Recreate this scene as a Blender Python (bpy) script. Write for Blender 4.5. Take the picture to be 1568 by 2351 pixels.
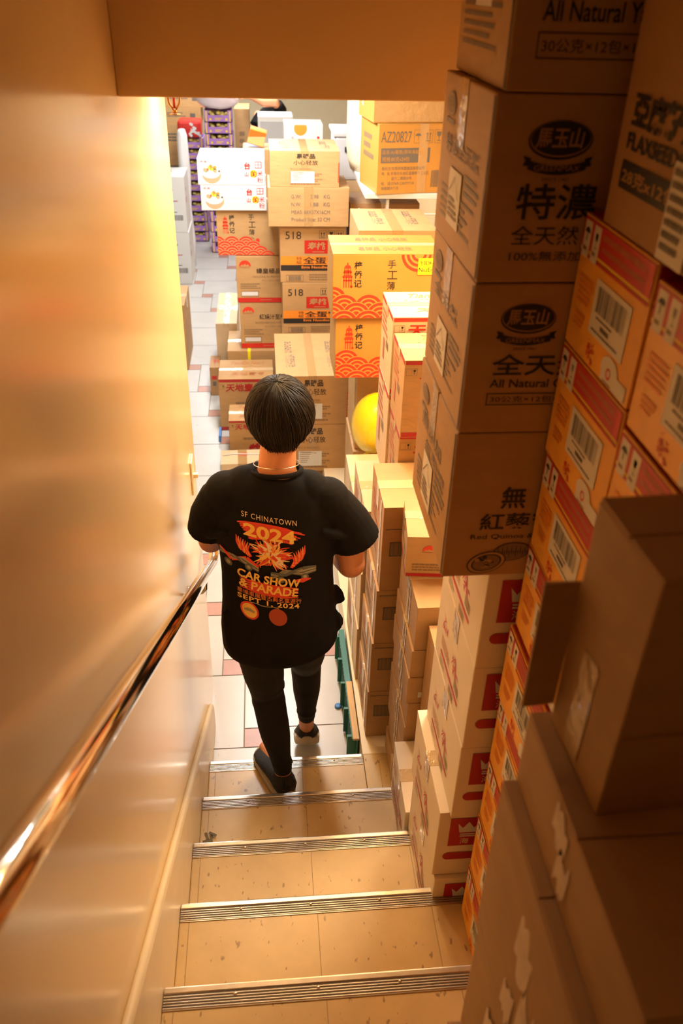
import bpy, bmesh, math, random
from mathutils import Vector, Matrix
from mathutils.bvhtree import BVHTree

random.seed(7)
SC = bpy.context.scene
COL = SC.collection
for _o in list(bpy.data.objects):
    bpy.data.objects.remove(_o)

# ------------------------------------------------------------------ camera
cam_d = bpy.data.cameras.new('camera')
cam_d.sensor_fit = 'AUTO'
cam_d.sensor_width = 36.0
cam_d.lens = 28.82
cam_d.clip_start = 0.02
cam = bpy.data.objects.new('camera', cam_d)
COL.objects.link(cam)
_R = ((0.99599525, -0.02652772, 0.08537998), (-0.0860511, -0.54358567, 0.83493103), (0.02426252, -0.83893438, -0.54369149))
_m = Matrix(((_R[0][0], -_R[0][1], -_R[0][2], 0.268), (_R[1][0], -_R[1][1], -_R[1][2], 0.0), (_R[2][0], -_R[2][1], -_R[2][2], 2.76844), (0, 0, 0, 1)))
cam.matrix_world = _m
cam_d.dof.use_dof = True
cam_d.dof.focus_distance = 2.7
cam_d.dof.aperture_fstop = 4.2
SC.camera = cam

# ------------------------------------------------------------------ world, view, lights
SC.view_settings.view_transform = 'Standard'
SC.view_settings.look = 'None'
SC.view_settings.gamma = 1.0
SC.view_settings.exposure = 0.0
SC.view_settings.use_curve_mapping = False
W = bpy.data.worlds.new('world')
SC.world = W
W.use_nodes = True
W.node_tree.nodes['Background'].inputs[0].default_value = (0.05, 0.03, 0.015, 1)
W.node_tree.nodes['Background'].inputs[1].default_value = 0.1


def area(name, loc, size, power, color, rot=(0, 0, 0), spread=180):
    d = bpy.data.lights.new(name, 'AREA')
    d.shape = 'RECTANGLE'
    d.size, d.size_y = size
    d.energy = power
    d.color = color
    d.spread = math.radians(spread)
    o = bpy.data.objects.new(name, d)
    o.location = loc
    o.rotation_euler = rot
    COL.objects.link(o)
    return o


WARM = (1.0, 0.58, 0.22)
COOL = (0.94, 0.97, 1.0)
LAMP = (0.42, 2.93, 2.60)
area('downlight_glow', LAMP, (0.20, 0.20), 21, WARM)
LAMP3 = (0.13, 2.52, 2.60)
area('downlight_glow', LAMP3, (0.14, 0.14), 7, (1.0, 0.72, 0.42))
LAMP2 = (0.78, 3.05, 2.60)
area('downlight_glow', LAMP2, (0.14, 0.14), 6, WARM)
area('room_tube_glow', (0.25, 4.85, 2.60), (0.35, 1.3), 55, COOL)
area('room_tube_glow', (0.15, 7.4, 2.60), (0.35, 1.3), 60, COOL)
area('room_tube_glow', (-0.1, 10.4, 2.60), (0.35, 1.3), 65, COOL)
area('side_tube_glow', (1.35, 2.90, 2.60), (0.3, 1.2), 42, (1.0, 0.79, 0.50))
area('upstairs_lamp_glow', (0.5, -0.9, 4.45), (0.3, 0.3), 1.5, WARM)


# ------------------------------------------------------------------ materials
MATS = {}


def mat(name, col, rough=0.6, metal=0.0, var=0.0, scale=8.0, bump=0.0, bscale=60.0, stretch=(1, 1, 1), spec=0.5, coat=0.0, emit=None, speck=None):
    if name in MATS:
        return MATS[name]
    m = bpy.data.materials.new(name)
    m.use_nodes = True
    nt = m.node_tree
    b = nt.nodes['Principled BSDF']
    b.inputs['Base Color'].default_value = (*col, 1)
    b.inputs['Roughness'].default_value = rough
    b.inputs['Metallic'].default_value = metal
    b.inputs['Specular IOR Level'].default_value = spec
    b.inputs['Coat Weight'].default_value = coat
    b.inputs['Coat Roughness'].default_value = 0.15
    if emit:
        b.inputs['Emission Color'].default_value = (*emit[0], 1)
        b.inputs['Emission Strength'].default_value = emit[1]
    tc = nt.nodes.new('ShaderNodeTexCoord')
    mp = nt.nodes.new('ShaderNodeMapping')
    mp.inputs['Scale'].default_value = stretch
    nt.links.new(tc.outputs['Object'], mp.inputs['Vector'])
    last = None
    if var > 0:
        n = nt.nodes.new('ShaderNodeTexNoise')
        n.inputs['Scale'].default_value = scale
        n.inputs['Detail'].default_value = 5
        n.inputs['Roughness'].default_value = 0.6
        nt.links.new(mp.outputs[0], n.inputs['Vector'])
        r = nt.nodes.new('ShaderNodeValToRGB')
        r.color_ramp.elements[0].position = 0.3
        r.color_ramp.elements[1].position = 0.7
        r.color_ramp.elements[0].color = (*[c * (1 - var) for c in col], 1)
        r.color_ramp.elements[1].color = (*[min(1, c * (1 + var)) for c in col], 1)
        nt.links.new(n.outputs['Fac'], r.inputs['Fac'])
        last = r.outputs['Color']
    if speck:
        scol, sscale, thr = speck
        n3 = nt.nodes.new('ShaderNodeTexNoise')
        n3.inputs['Scale'].default_value = sscale
        n3.inputs['Detail'].default_value = 2
        mp3 = nt.nodes.new('ShaderNodeMapping')
        mp3.inputs['Scale'].default_value = (1.6, 0.7, 1)
        nt.links.new(tc.outputs['Object'], mp3.inputs['Vector'])
        nt.links.new(mp3.outputs[0], n3.inputs['Vector'])
        r3 = nt.nodes.new('ShaderNodeValToRGB')
        r3.color_ramp.elements[0].position = thr
        r3.color_ramp.elements[1].position = thr + 0.05
        r3.color_ramp.elements[0].color = (0, 0, 0, 1)
        r3.color_ramp.elements[1].color = (0.8, 0.8, 0.8, 1)
        nt.links.new(n3.outputs['Fac'], r3.inputs['Fac'])
        mx = nt.nodes.new('ShaderNodeMix')
        mx.data_type = 'RGBA'
        mx.inputs[7].default_value = (*scol, 1)
        if last:
            nt.links.new(last, mx.inputs[6])
        else:
            mx.inputs[6].default_value = (*col, 1)
        nt.links.new(r3.outputs['Color'], mx.inputs[0])
        last = mx.outputs[2]
    if last:
        nt.links.new(last, b.inputs['Base Color'])
    if bump > 0:
        n2 = nt.nodes.new('ShaderNodeTexNoise')
        n2.inputs['Scale'].default_value = bscale
        n2.inputs['Detail'].default_value = 3
        nt.links.new(mp.outputs[0], n2.inputs['Vector'])
        bp = nt.nodes.new('ShaderNodeBump')
        bp.inputs['Strength'].default_value = bump
        bp.inputs['Distance'].default_value = 0.01
        nt.links.new(n2.outputs['Fac'], bp.inputs['Height'])
        nt.links.new(bp.outputs[0], b.inputs['Normal'])
    MATS[name] = m
    return m


CARD = mat('cardboard_tan', (0.47, 0.27, 0.105), 0.62, var=0.07, scale=9, bump=0.12, bscale=25, stretch=(1, 1, 3))
CARD_O = mat('cardboard_amber_warm_lit', (0.47, 0.225, 0.036), 0.55, var=0.05, scale=7, bump=0.1, bscale=20)  # amber snack print; on wave cartons the amber is warm light put into tan
CARD_D = mat('cardboard_brown', (0.40, 0.21, 0.08), 0.65, var=0.09, scale=6, bump=0.15, bscale=22)
CARD_G = mat('cardboard_pale', (0.66, 0.48, 0.28), 0.6, var=0.05, scale=8, bump=0.1, bscale=20)
CARD_W = mat('cardboard_cream', (0.78, 0.66, 0.48), 0.5, var=0.03, scale=8, bump=0.08, bscale=20)
CARD_C = mat('carton_orange', (0.93, 0.43, 0.045), 0.45, var=0.07, scale=14, bump=0.06, bscale=20, coat=0.1)
WHITE = mat('printed_white', (0.64, 0.63, 0.61), 0.45)
CREAMP = mat('paper_label', (0.74, 0.68, 0.58), 0.55, var=0.03)
RED = mat('print_red', (0.55, 0.020, 0.012), 0.45)
REDB = mat('print_vermilion', (0.68, 0.040, 0.014), 0.45)
CRIM = mat('print_crimson', (0.42, 0.015, 0.02), 0.45)
PINK = mat('print_pink', (0.62, 0.07, 0.10), 0.5)
BLACK = mat('print_black', (0.018, 0.015, 0.013), 0.55)
GREY = mat('print_grey', (0.13, 0.11, 0.09), 0.6)
FADE = mat('print_faded_brown', (0.25, 0.15, 0.07), 0.6)
FADER = mat('print_faded_red', (0.50, 0.16, 0.06), 0.6)
FADEG = mat('print_faded_slate', (0.22, 0.17, 0.13), 0.6)
ORANGE = mat('print_orange', (0.85, 0.25, 0.02), 0.5)
YELLOW = mat('print_yellow', (0.90, 0.62, 0.02), 0.5)
LEMON = mat('sticker_yellow', (0.90, 0.75, 0.01), 0.5)
GREEN = mat('print_green', (0.06, 0.24, 0.05), 0.5)
BLUE = mat('plastic_blue', (0.06, 0.22, 0.60), 0.4)
TAPE = mat('tape_clear_brown', (0.42, 0.25, 0.10), 0.14, spec=0.7, bump=0.35, bscale=30)
TAPE_L = mat('tape_clear_light', (0.62, 0.45, 0.25), 0.12, spec=0.7, bump=0.5, bscale=40)
DARK = mat('gap_dark', (0.06, 0.035, 0.015), 0.8)
TORN = mat('torn_paper', (0.80, 0.62, 0.42), 0.7, var=0.12, scale=30)


# ------------------------------------------------------------------ object helpers
def tag(o, label=None, cat=None, group=None, kind=None):
    if label:
        o['label'] = label
    if cat:
        o['category'] = cat
    if group:
        o['group'] = group
    if kind:
        o['kind'] = kind
    return o


def link(name, me, parent=None, loc=None, rotz=None):
    o = bpy.data.objects.new(name, me)
    COL.objects.link(o)
    if parent:
        o.parent = parent
    if loc is not None:
        o.location = loc
    if rotz is not None:
        o.rotation_euler = (0, 0, rotz)
    return o


class Mesh:
    """collects geometry with material slots and builds ONE mesh"""

    def __init__(self):
        self.v, self.f, self.mi, self.mats, self.sm = [], [], [], [], []

    def slot(self, m):
        if m not in self.mats:
            self.mats.append(m)
        return self.mats.index(m)

    def add(self, vs, fs, m, smooth=False):
        n = len(self.v)
        k = self.slot(m)
        self.v += [tuple(p) for p in vs]
        for f in fs:
            self.f.append([i + n for i in f])
            self.mi.append(k)
            self.sm.append(smooth)

    def box(self, lo, hi, m, bevel=0.0, jit=0.0, M=None):
        bm = bmesh.new()
        bmesh.ops.create_cube(bm, size=1)
        for v in bm.verts:
            v.co = Vector([lo[i] if v.co[i] < 0 else hi[i] for i in range(3)])
            if jit:
                v.co += Vector([random.uniform(-jit, jit) for _ in range(2)] + [0])
        if bevel:
            bmesh.ops.bevel(bm, geom=bm.edges[:], offset=bevel, segments=2, affect='EDGES', profile=0.6)
        self.bm(bm, m, M)

    def bm(self, bm, m, M=None, smooth=False):
        bm.verts.index_update()
        self.add([(M @ v.co) if M else v.co for v in bm.verts], [[v.index for v in f.verts] for f in bm.faces], m, smooth)
        bm.free()

    def tube(self, pts, r, m, seg=10, caps=True, smooth=True):
        pts = [Vector(p) for p in pts]
        rs = r if isinstance(r, (list, tuple)) else [r] * len(pts)
        vs, fs = [], []
        up = None
        for i, p in enumerate(pts):
            if i == 0:
                t = pts[1] - p
            elif i == len(pts) - 1:
                t = p - pts[i - 1]
            else:
                t = (pts[i + 1] - p).normalized() + (p - pts[i - 1]).normalized()
            t.normalize()
            if up is None:
                up = t.cross(Vector((0.31, 0.17, 0.93)))
                if up.length < 0.1:
                    up = t.cross(Vector((1, 0, 0)))
            a = (up - t * up.dot(t)).normalized()
            up = a
            b = t.cross(a)
            for k in range(seg):
                th = 2 * math.pi * k / seg
                vs.append(p + (a * math.cos(th) + b * math.sin(th)) * rs[i])
        for i in range(len(pts) - 1):
            for k in range(seg):
                fs.append([i * seg + k, i * seg + (k + 1) % seg, (i + 1) * seg + (k + 1) % seg, (i + 1) * seg + k])
        if caps:
            fs.append(list(range(seg))[::-1])
            fs.append([(len(pts) - 1) * seg + k for k in range(seg)])
        self.add(vs, fs, m, smooth)

    def rings(self, rings, m, seg=24, smooth=True):
        """rings: (centre, axis u, axis v) lofted and capped"""
        vs, fs = [], []
        for c, u, v in rings:
            c, u, v = Vector(c), Vector(u), Vector(v)
            for k in range(seg):
                th = 2 * math.pi * k / seg
                vs.append(c + u * math.cos(th) + v * math.sin(th))
        n = len(rings)
        for i in range(n - 1):
            for k in range(seg):
                fs.append([i * seg + k, i * seg + (k + 1) % seg, (i + 1) * seg + (k + 1) % seg, (i + 1) * seg + k])
        fs.append(list(range(seg))[::-1])
        fs.append([(n - 1) * seg + k for k in range(seg)])
        self.add(vs, fs, m, smooth)

    def ball(self, c, r, m, seg=16, M=None):
        bm = bmesh.new()
        bmesh.ops.create_uvsphere(bm, u_segments=seg, v_segments=seg // 2 + 2, radius=1)
        r = r if isinstance(r, (list, tuple)) else (r, r, r)
        for v in bm.verts:
            v.co = Vector((v.co.x * r[0], v.co.y * r[1], v.co.z * r[2])) + Vector(c)
        self.bm(bm, m, M, True)

    def build(self, name, parent=None, loc=None, rotz=None):
        me = bpy.data.meshes.new(name)
        me.from_pydata(self.v, [], self.f)
        for m in self.mats:
            me.materials.append(m)
        me.polygons.foreach_set('material_index', self.mi)
        me.polygons.foreach_set('use_smooth', self.sm)
        me.update()
        return link(name, me, parent, loc, rotz)


# ------------------------------------------------------------------ lettering
_T = {}


def glyphs(s, bold=0.0, shear=0.0, space=1.0):
    key = (s, bold, shear, space)
    if key in _T:
        return _T[key]
    cu = bpy.data.curves.new('lettering', 'FONT')
    cu.body = s
    cu.resolution_u = 3
    cu.offset = bold
    cu.shear = shear
    cu.space_character = space
    o = bpy.data.objects.new('lettering', cu)
    COL.objects.link(o)
    dg = bpy.context.evaluated_depsgraph_get()
    me = o.evaluated_get(dg).to_mesh()
    vs = [(v.co.x, v.co.y) for v in me.vertices]
    fs = [list(p.vertices) for p in me.polygons]
    o.evaluated_get(dg).to_mesh_clear()
    bpy.data.objects.remove(o)
    bpy.data.curves.remove(cu)
    if vs:
        x0, x1 = min(v[0] for v in vs), max(v[0] for v in vs)
        y0, y1 = min(v[1] for v in vs), max(v[1] for v in vs)
        vs = [(v[0] - x0, y1 - v[1]) for v in vs]
        _T[key] = (vs, fs, x1 - x0, y1 - y0)
    else:
        _T[key] = ([], [], 1, 1)
    return _T[key]


def clip(poly, u0, v0, u1, v1):
    for ax, lim, sg in ((0, u0, 1), (0, u1, -1), (1, v0, 1), (1, v1, -1)):
        out = []
        for i in range(len(poly)):
            a, b = poly[i - 1], poly[i]
            ia, ib = (a[ax] - lim) * sg >= 0, (b[ax] - lim) * sg >= 0
            if ia != ib:
                t = (lim - a[ax]) / (b[ax] - a[ax])
                out.append((a[0] + (b[0] - a[0]) * t, a[1] + (b[1] - a[1]) * t))
            if ib:
                out.append(b)
        poly = out
        if not poly:
            return []
    return poly


class Face:
    """a flat face of a carton: prints are laid on it in metres (u right, v down)"""

    def __init__(self, M, O, U, V, w, h):
        self.M, self.O, self.U, self.V = M, Vector(O), Vector(U), Vector(V)
        self.N = -self.U.cross(self.V)
        self.w, self.h = w, h

    def pt(self, u, v, l):
        return self.O + self.U * u + self.V * v + self.N * (0.0003 * l + 0.0010)

    def poly(self, pts, m, l=1, cl=True):
        if cl:
            pts = clip(pts, 0.0035, 0.0035, self.w - 0.0035, self.h - 0.0035)
        if len(pts) > 2:
            self.M.add([self.pt(u, v, l) for u, v in pts], [list(range(len(pts)))[::-1]], m)

    def rect(self, u, v, w, h, m, l=1):
        """fractions of the face"""
        a, b, c, d = u * self.w, v * self.h, (u + w) * self.w, (v + h) * self.h
        self.poly([(a, b), (c, b), (c, d), (a, d)], m, l)

    def frame(self, u, v, w, h, m, t=0.003, l=1):
        tw, th = t / self.w, t / self.h
        self.rect(u, v, w, th, m, l)
        self.rect(u, v + h - th, w, th, m, l)
        self.rect(u, v, tw, h, m, l)
        self.rect(u + w - tw, v, tw, h, m, l)

    def disc(self, u, v, r, m, l=1, ry=None, n=28, a0=0.0, a1=2 * math.pi):
        cu, cv = u * self.w, v * self.h
        ry = r if ry is None else ry
        self.poly([(cu + r * math.cos(a0 + (a1 - a0) * k / n), cv + ry * math.sin(a0 + (a1 - a0) * k / n)) for k in range(n + (1 if a1 - a0 < 6.28 else 0))], m, l)

    def text(self, s, u, v, h, m, w=None, bold=0.0, shear=0.0, l=2, rot=0.0, space=1.0):
        """top left corner at (u, v); height h and width w as fractions of the face"""
        vs, fs, tw, th = glyphs(s, bold, shear, space)
        sy = h * self.h / th
        sx = sy if w is None else w * self.w / tw
        c, si = math.cos(rot), math.sin(rot)
        P = []
        for a, b in vs:
            x, y = a * sx, b * sy
            P.append((u * self.w + x * c - y * si, v * self.h + x * si + y * c))
        e = 0.003
        keep = [i for i, (a, b) in enumerate(P) if -e < a < self.w + e and -e < b < self.h + e]
        if len(keep) == len(P):
            self.M.add([self.pt(a, b, l) for a, b in P], [f[::-1] for f in fs], m)
        else:
            for f in fs:
                self.poly([P[i] for i in f], m, l)

    def lines(self, u, v, w, h, n, m, l=1, fill=0.55, k=1.0):
        """rows of print too small to read, as short dashes"""
        rs = random.Random(int(u * 1000) + n * 7 + int(v * 977))
        for i in range(n):
            y = v + h * i / n
            x = u
            end = u + w * rs.uniform(0.6, 1.0)
            while x < end:
                d = rs.uniform(0.03, 0.10) * w * k
                self.rect(x, y, min(d, end - x), h / n * fill, m, l)
                x += d + 0.012 * w * k ** 0.3

    def bars(self, u, v, w, h, m, n=26, l=2):
        rs = random.Random(n)
        x = 0.0
        while x < 1:
            d = rs.choice((0.012, 0.02, 0.03))
            self.rect(u + x * w, v, min(d, 1 - x) * w, h, m, l)
            x += d + rs.choice((0.012, 0.02, 0.03))

    def patch(self, u, v, w, h, m, name, parent, l=2, th=0.0006, label=None, deco=None):
        """a sticker: a child of its own"""
        s = Mesh()
        c = [self.pt(u * self.w, v * self.h, l), self.pt((u + w) * self.w, v * self.h, l), self.pt((u + w) * self.w, (v + h) * self.h, l), self.pt(u * self.w, (v + h) * self.h, l)]
        c2 = [p + self.N * th for p in c]
        s.add(c + c2, [[0, 1, 2, 3], [7, 6, 5, 4], [0, 4, 5, 1], [1, 5, 6, 2], [2, 6, 7, 3], [3, 7, 4, 0]], m)
        if deco:
            deco(Face(s, c2[0], self.U, self.V, w * self.w, h * self.h))
        o = s.build(name, parent)
        if label:
            o['label'] = label
        return o


class Box:
    """one carton: the body mesh is the root; tape and stickers are its children"""

    def __init__(self, x, y, z, w, d, h, rot=0.0, m=CARD, lean=(0, 0), seam='x', bev=0.003, jit=0.0):
        self.w, self.d, self.h, self.rot, self.m = w, d, h, rot, m
        self.M = Mesh()
        c, s = math.cos(rot), math.sin(rot)
        self.loc = (x + c * w / 2 - s * d / 2, y + s * w / 2 + c * d / 2, z)
        f = 0.004 if seam else 0.0
        self.M.box((-w / 2, -d / 2, 0), (w / 2, d / 2, h - f), m, bev, jit)
        if seam == 'x':
            self.M.box((-w / 2, -d / 2, h - f), (w / 2, -0.0015, h), m, 0.001)
            self.M.box((-w / 2, 0.0015, h - f), (w / 2, d / 2, h), m, 0.001)
        elif seam == 'y':
            self.M.box((-w / 2, -d / 2, h - f), (-0.0015, d / 2, h), m, 0.001)
            self.M.box((0.0015, -d / 2, h - f), (w / 2, d / 2, h), m, 0.001)
        X, Y, Z = Vector((1, 0, 0)), Vector((0, 1, 0)), Vector((0, 0, 1))
        self.front = Face(self.M, (-w / 2, -d / 2, h), X, -Z, w, h)
        self.left = Face(self.M, (-w / 2, d / 2, h), -Y, -Z, d, h)
        self.right = Face(self.M, (w / 2, -d / 2, h), Y, -Z, d, h)
        self.top = Face(self.M, (-w / 2, d / 2, h), X, -Y, w, d)
        for fc in (self.front, self.left, self.right, self.top):
            fc.N = {id(self.front): -Y, id(self.left): -X, id(self.right): X, id(self.top): Z}[id(fc)]
        self.tapes, self.pats = [], []

    def tape(self, ax='x', wd=0.05, drop=0.06, m=TAPE, at=0.0):
        self.tapes.append((ax, wd, drop, m, at))

    def sticker(self, face, u, v, w, h, m=CREAMP, name='paper_label', label=None, deco=None, l=0.4):
        self.pats.append((face, u, v, w, h, m, name, label, deco, l))

    def done(self, name, label, cat='carton', group=None):
        o = self.M.build(name, None, self.loc, self.rot)
        tag(o, label, cat, group)
        w, d, h = self.w / 2 + 0.0006, self.d / 2 + 0.0006, self.h
        for q, (ax, wd, drop, m, at) in enumerate(self.tapes):
            t = Mesh()
            e = 0.0008 + 0.0007 * q
            if ax == 'x':
                t.box((-w, at - wd / 2, h - 0.0002), (w, at + wd / 2, h + e), m)
                if drop:
                    t.box((-w - e, at - wd / 2, h - drop), (-w, at + wd / 2, h + e), m)
                    t.box((w, at - wd / 2, h - drop), (w + e, at + wd / 2, h + e), m)
            else:
                t.box((at - wd / 2, -d, h - 0.0002), (at + wd / 2, d, h + e), m)
                if drop:
                    t.box((at - wd / 2, -d - e, h - drop), (at + wd / 2, -d, h + e), m)
                    t.box((at - wd / 2, d, h - drop), (at + wd / 2, d + e, h + e), m)
            t.build('packing_tape', o)
        for face, u, v, w_, h_, m, nm, lb, deco, l in self.pats:
            face.patch(u, v, w_, h_, m, nm, o, l, 0.0006, lb, deco)
        self.o = o
        return o


def copy_tree(o):
    c = o.copy()
    COL.objects.link(c)
    for ch in o.children:
        k = ch.copy()
        COL.objects.link(k)
        k.parent = c
    return c


def dup(o, x, y, z, label, rot=None):
    """move a copy by an offset from the source"""
    c = copy_tree(o)
    c.location = (o.location.x + x, o.location.y + y, o.location.z + z)
    if rot is not None:
        c.rotation_euler = (0, 0, rot)
    c['label'] = label
    return c


# ------------------------------------------------------------------ the setting
PAINT = mat('cream_gloss_paint', (0.88, 0.68, 0.40), 0.22, var=0.03, scale=2.0, bump=0.05, bscale=5.0, stretch=(1, 1, 0.35), coat=0.25)
PAINT_H = mat('cream_paint_satin', (0.86, 0.58, 0.28), 0.55, var=0.03, scale=2.0, bump=0.03, bscale=150)
TRIMP = mat('cream_trim_paint', (0.82, 0.68, 0.44), 0.35, var=0.05, scale=9)
VINYL = mat('cream_vinyl_tread', (0.61, 0.43, 0.205), 0.33, var=0.10, scale=7, speck=((0.26, 0.15, 0.07), 42, 0.665), bump=0.05, bscale=14)
SEAM = mat('tile_seam', (0.30, 0.20, 0.10), 0.7)
ALU = mat('ribbed_aluminium', (0.62, 0.57, 0.50), 0.30, metal=1.0, var=0.12, scale=20)
GROOVE = mat('nosing_groove', (0.12, 0.09, 0.06), 0.6)
TILE_W = mat('floor_tile_white', (0.54, 0.53, 0.505), 0.28, var=0.05, scale=5, speck=((0.40, 0.30, 0.22), 26, 0.70))
TILE_R = mat('floor_tile_terracotta', (0.46, 0.24, 0.18), 0.35, var=0.10, scale=12)
GROUT = mat('floor_grout', (0.27, 0.23, 0.19), 0.8)
BEIGE = mat('beige_wall_paint', (0.66, 0.58, 0.40), 0.6, var=0.03)
CEIL = mat('ceiling_white', (0.75, 0.72, 0.65), 0.8, var=0.02)


def struct(name, parts, m, bevel=0.0):
    M = Mesh()
    for lo, hi in parts:
        M.box(lo, hi, m, bevel)
    o = M.build(name)
    o['kind'] = 'structure'
    return o


struct('wall_left', [((-0.14, -3.0, -0.05), (-0.02, 2.80, 4.6))], PAINT, 0.004)
struct('wall_right', [((1.80, -3.0, -0.05), (1.92, 13.0, 4.6))], PAINT_H)
struct('wall_back', [((-0.14, -3.1, -0.05), (1.92, -3.0, 4.6))], mat('upper_hall_darkened', (0.12, 0.07, 0.035), 0.7))  # unseen wall, darkened to cut light bouncing back down the stairs
struct('wall_header', [((-0.02, 1.886, 2.56), (1.80, 2.02, 4.6))], PAINT_H, 0.003)
struct('ceiling', [((-0.14, -3.1, 4.6), (1.92, 2.02, 4.7))], PAINT_H)
struct('ceiling_lower', [((-3.2, 2.80, 2.66), (1.80, 13.0, 2.76)), ((-0.02, 2.02, 2.66), (1.80, 2.80, 2.76))], CEIL)
struct('wall_far', [((-3.2, 13.0, -0.05), (1.92, 13.1, 2.76))], BEIGE)
struct('wall_shop_left', [((-3.3, 2.70, -0.05), (-3.2, 13.1, 2.76))], BEIGE)
struct('wall_shop_near', [((-3.2, 2.70, -0.05), (-0.14, 2.80, 2.76))], BEIGE)

# floor: large tiles with a small terracotta square at each corner, turned about the aisle
fl = Mesh()
fl.box((-3.2, 1.6, -0.06), (1.80, 13.0, -0.0025), GROUT)
A_, B_ = 0.441, 0.107
ox, oy = -0.089, 3.303
for i in range(-12, 20):
    for j in range(-12, 40):
        x = ox + i * A_ - j * B_
        y = oy + i * B_ + j * A_
        for (a, b, s, m) in ((x, y, B_, TILE_R), (x + B_ - A_ + 0.0, y - A_ + B_ + 0.0, A_, None)):
            if m is None:
                a, b = x + B_, y
            if a < -3.1 or a > 1.75 or b < 1.7 or b > 12.9:
                continue
            g = 0.0028
            s2 = A_ if m is None else B_
            lo, hi = (a + g, b + g), (min(a + s2 - g, 1.79), min(b + s2 - g, 12.99))
            if m is None:
                b2 = b - (A_ - B_)
                lo, hi = (a + g, b2 + g), (min(a + A_ - g, 1.79), b2 + A_ - g)
                if lo[1] < 1.62:
                    continue
            fl.add([(lo[0], lo[1], 0), (hi[0], lo[1], 0), (hi[0], hi[1], 0), (lo[0], hi[1], 0)], [[0, 1, 2, 3]], m or TILE_W)
fo = fl.build('floor')
fo['kind'] = 'structure'

# stairs
RIS, TRD = 0.174, 0.3052
st = link('stairs', None)
st['kind'] = 'structure'
NOSE = []
for k in range(5, -6, -1):          # k=5 lowest nosing
    yn = 0.982 + (k - 1) * TRD
    zt = RIS * (6 - k)
    NOSE.append((k, yn, zt))
    M = Mesh()
    x1 = 1.79
    M.box((0.001, yn - TRD, max(-0.02, zt - 0.36)), (x1 if k != 5 else 0.607, yn, zt), VINYL, 0.004)
    if k == 5:
        M.box((0.6085, yn - TRD, -0.02), (x1, yn, zt), VINYL, 0.0)
    for sx in (0.026, 0.362, 0.667):
        M.box((sx - 0.0008, yn - TRD + 0.004, zt - 0.001), (sx + 0.0008, yn - 0.05, zt + 0.0004), SEAM)
    M.build('tread', st)
    if k >= -1:
        N = Mesh()
        xe = 1.78 if k != 5 else 0.604
        N.box((0.002, yn - 0.014, zt - 0.022), (xe, yn + 0.003, zt + 0.0042), ALU, 0.0035)
        N.box((0.002, yn - 0.048, zt), (xe, yn - 0.014, zt + 0.0022), ALU, 0.0006)
        for r in range(5):
            ry = yn - 0.045 + r * 0.0062
            N.box((0.002, ry, zt + 0.002), (xe, ry + 0.0026, zt + 0.0040), ALU, 0.0008)
            N.box((0.002, ry + 0.0030, zt + 0.0021), (xe, ry + 0.0056, zt + 0.0024), GROOVE)
        n_ = N.build('stair_nosing', st)
        for sx in ([0.155, 0.325, 0.49] if k == 5 else [0.16, 0.345, 0.53, 0.70, 0.9]):
            S_ = Mesh()
            S_.ball((sx, yn - 0.022, zt + 0.004), (0.0045, 0.0045, 0.0025), ALU, 10)
            S_.build('screw', n_)

sk = Mesh()


def ztop(y):
    return 1.21 - 0.5955 * (y - 0.751)


pr = [(-0.9, 0.9), (-0.9, ztop(-0.9)), (2.524, 0.155), (2.545, 0.12), (2.545, 0.0)]
for (xa, xb) in ((-0.0195, 0.0005),):
    vs = [(xa, y, z) for y, z in pr] + [(xb, y, z) for y, z in pr]
    n = len(pr)
    sk.add(vs, [list(range(n))[::-1], list(range(n, 2 * n))] + [[i, (i + 1) % n, n + (i + 1) % n, n + i] for i in range(n)], TRIMP)
# rounded capping strip along the slope
sk.tube([(-0.010, -0.9, ztop(-0.9) + 0.001), (-0.010, 2.52, ztop(2.52) + 0.001)], 0.0105, TRIMP, 10)
tr = sk.build('trim_1')
tr['kind'] = 'structure'

# raised platform beside the last step
struct('trim_2', [((0.607, 2.206, -0.002), (1.79, 6.2, 0.172))], TRIMP, 0.003)


# ------------------------------------------------------------------ lamps of the shop
GLOW_W = mat('lamp_diffuser_warm', (1, 0.9, 0.7), 0.4, emit=((1.0, 0.62, 0.28), 18))
GLOW_C = mat('lamp_diffuser_cool', (1, 1, 1), 0.4, emit=((1.0, 0.95, 0.85), 9))
STEEL = mat('white_enamel', (0.8, 0.8, 0.78), 0.35)


def downlight(x, y, label, z=2.66):
    M = Mesh()
    M.rings([((x, y, z), (0.11, 0, 0), (0, 0.11, 0)), ((x, y, z - 0.012), (0.105, 0, 0), (0, 0.105, 0)), ((x, y, z - 0.014), (0.09, 0, 0), (0, 0.09, 0))], STEEL, 28)
    o = M.build('ceiling_downlight')
    tag(o, label, 'light')
    D = Mesh()
    D.rings([((x, y, z - 0.0145), (0.085, 0, 0), (0, 0.085, 0)), ((x, y, z - 0.018), (0.08, 0, 0), (0, 0.08, 0))], GLOW_W, 24)
    D.build('diffuser', o)


downlight(LAMP[0], LAMP[1], 'round warm ceiling light just beyond the header over the stair foot')
for i, (x, y, w) in enumerate(((0.25, 4.85, 'above the fragile cartons'), (0.15, 7.4, 'in the middle of the aisle'), (-0.1, 10.4, 'farthest from the stairs'), (1.35, 2.90, 'on the right above the amber tinted cartons'))):
    M = Mesh()
    M.box((x - 0.22, y - 0.7, 2.615), (x + 0.22, y + 0.7, 2.659), STEEL, 0.004)
    o = M.build('tube_light')
    tag(o, 'long white tube light on the shop ceiling, ' + w, 'light', 'tube lights on the shop ceiling')
    D = Mesh()
    D.box((x - 0.18, y - 0.66, 2.607), (x + 0.18, y + 0.66, 2.6152), GLOW_C, 0.002)
    D.build('diffuser', o)

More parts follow.
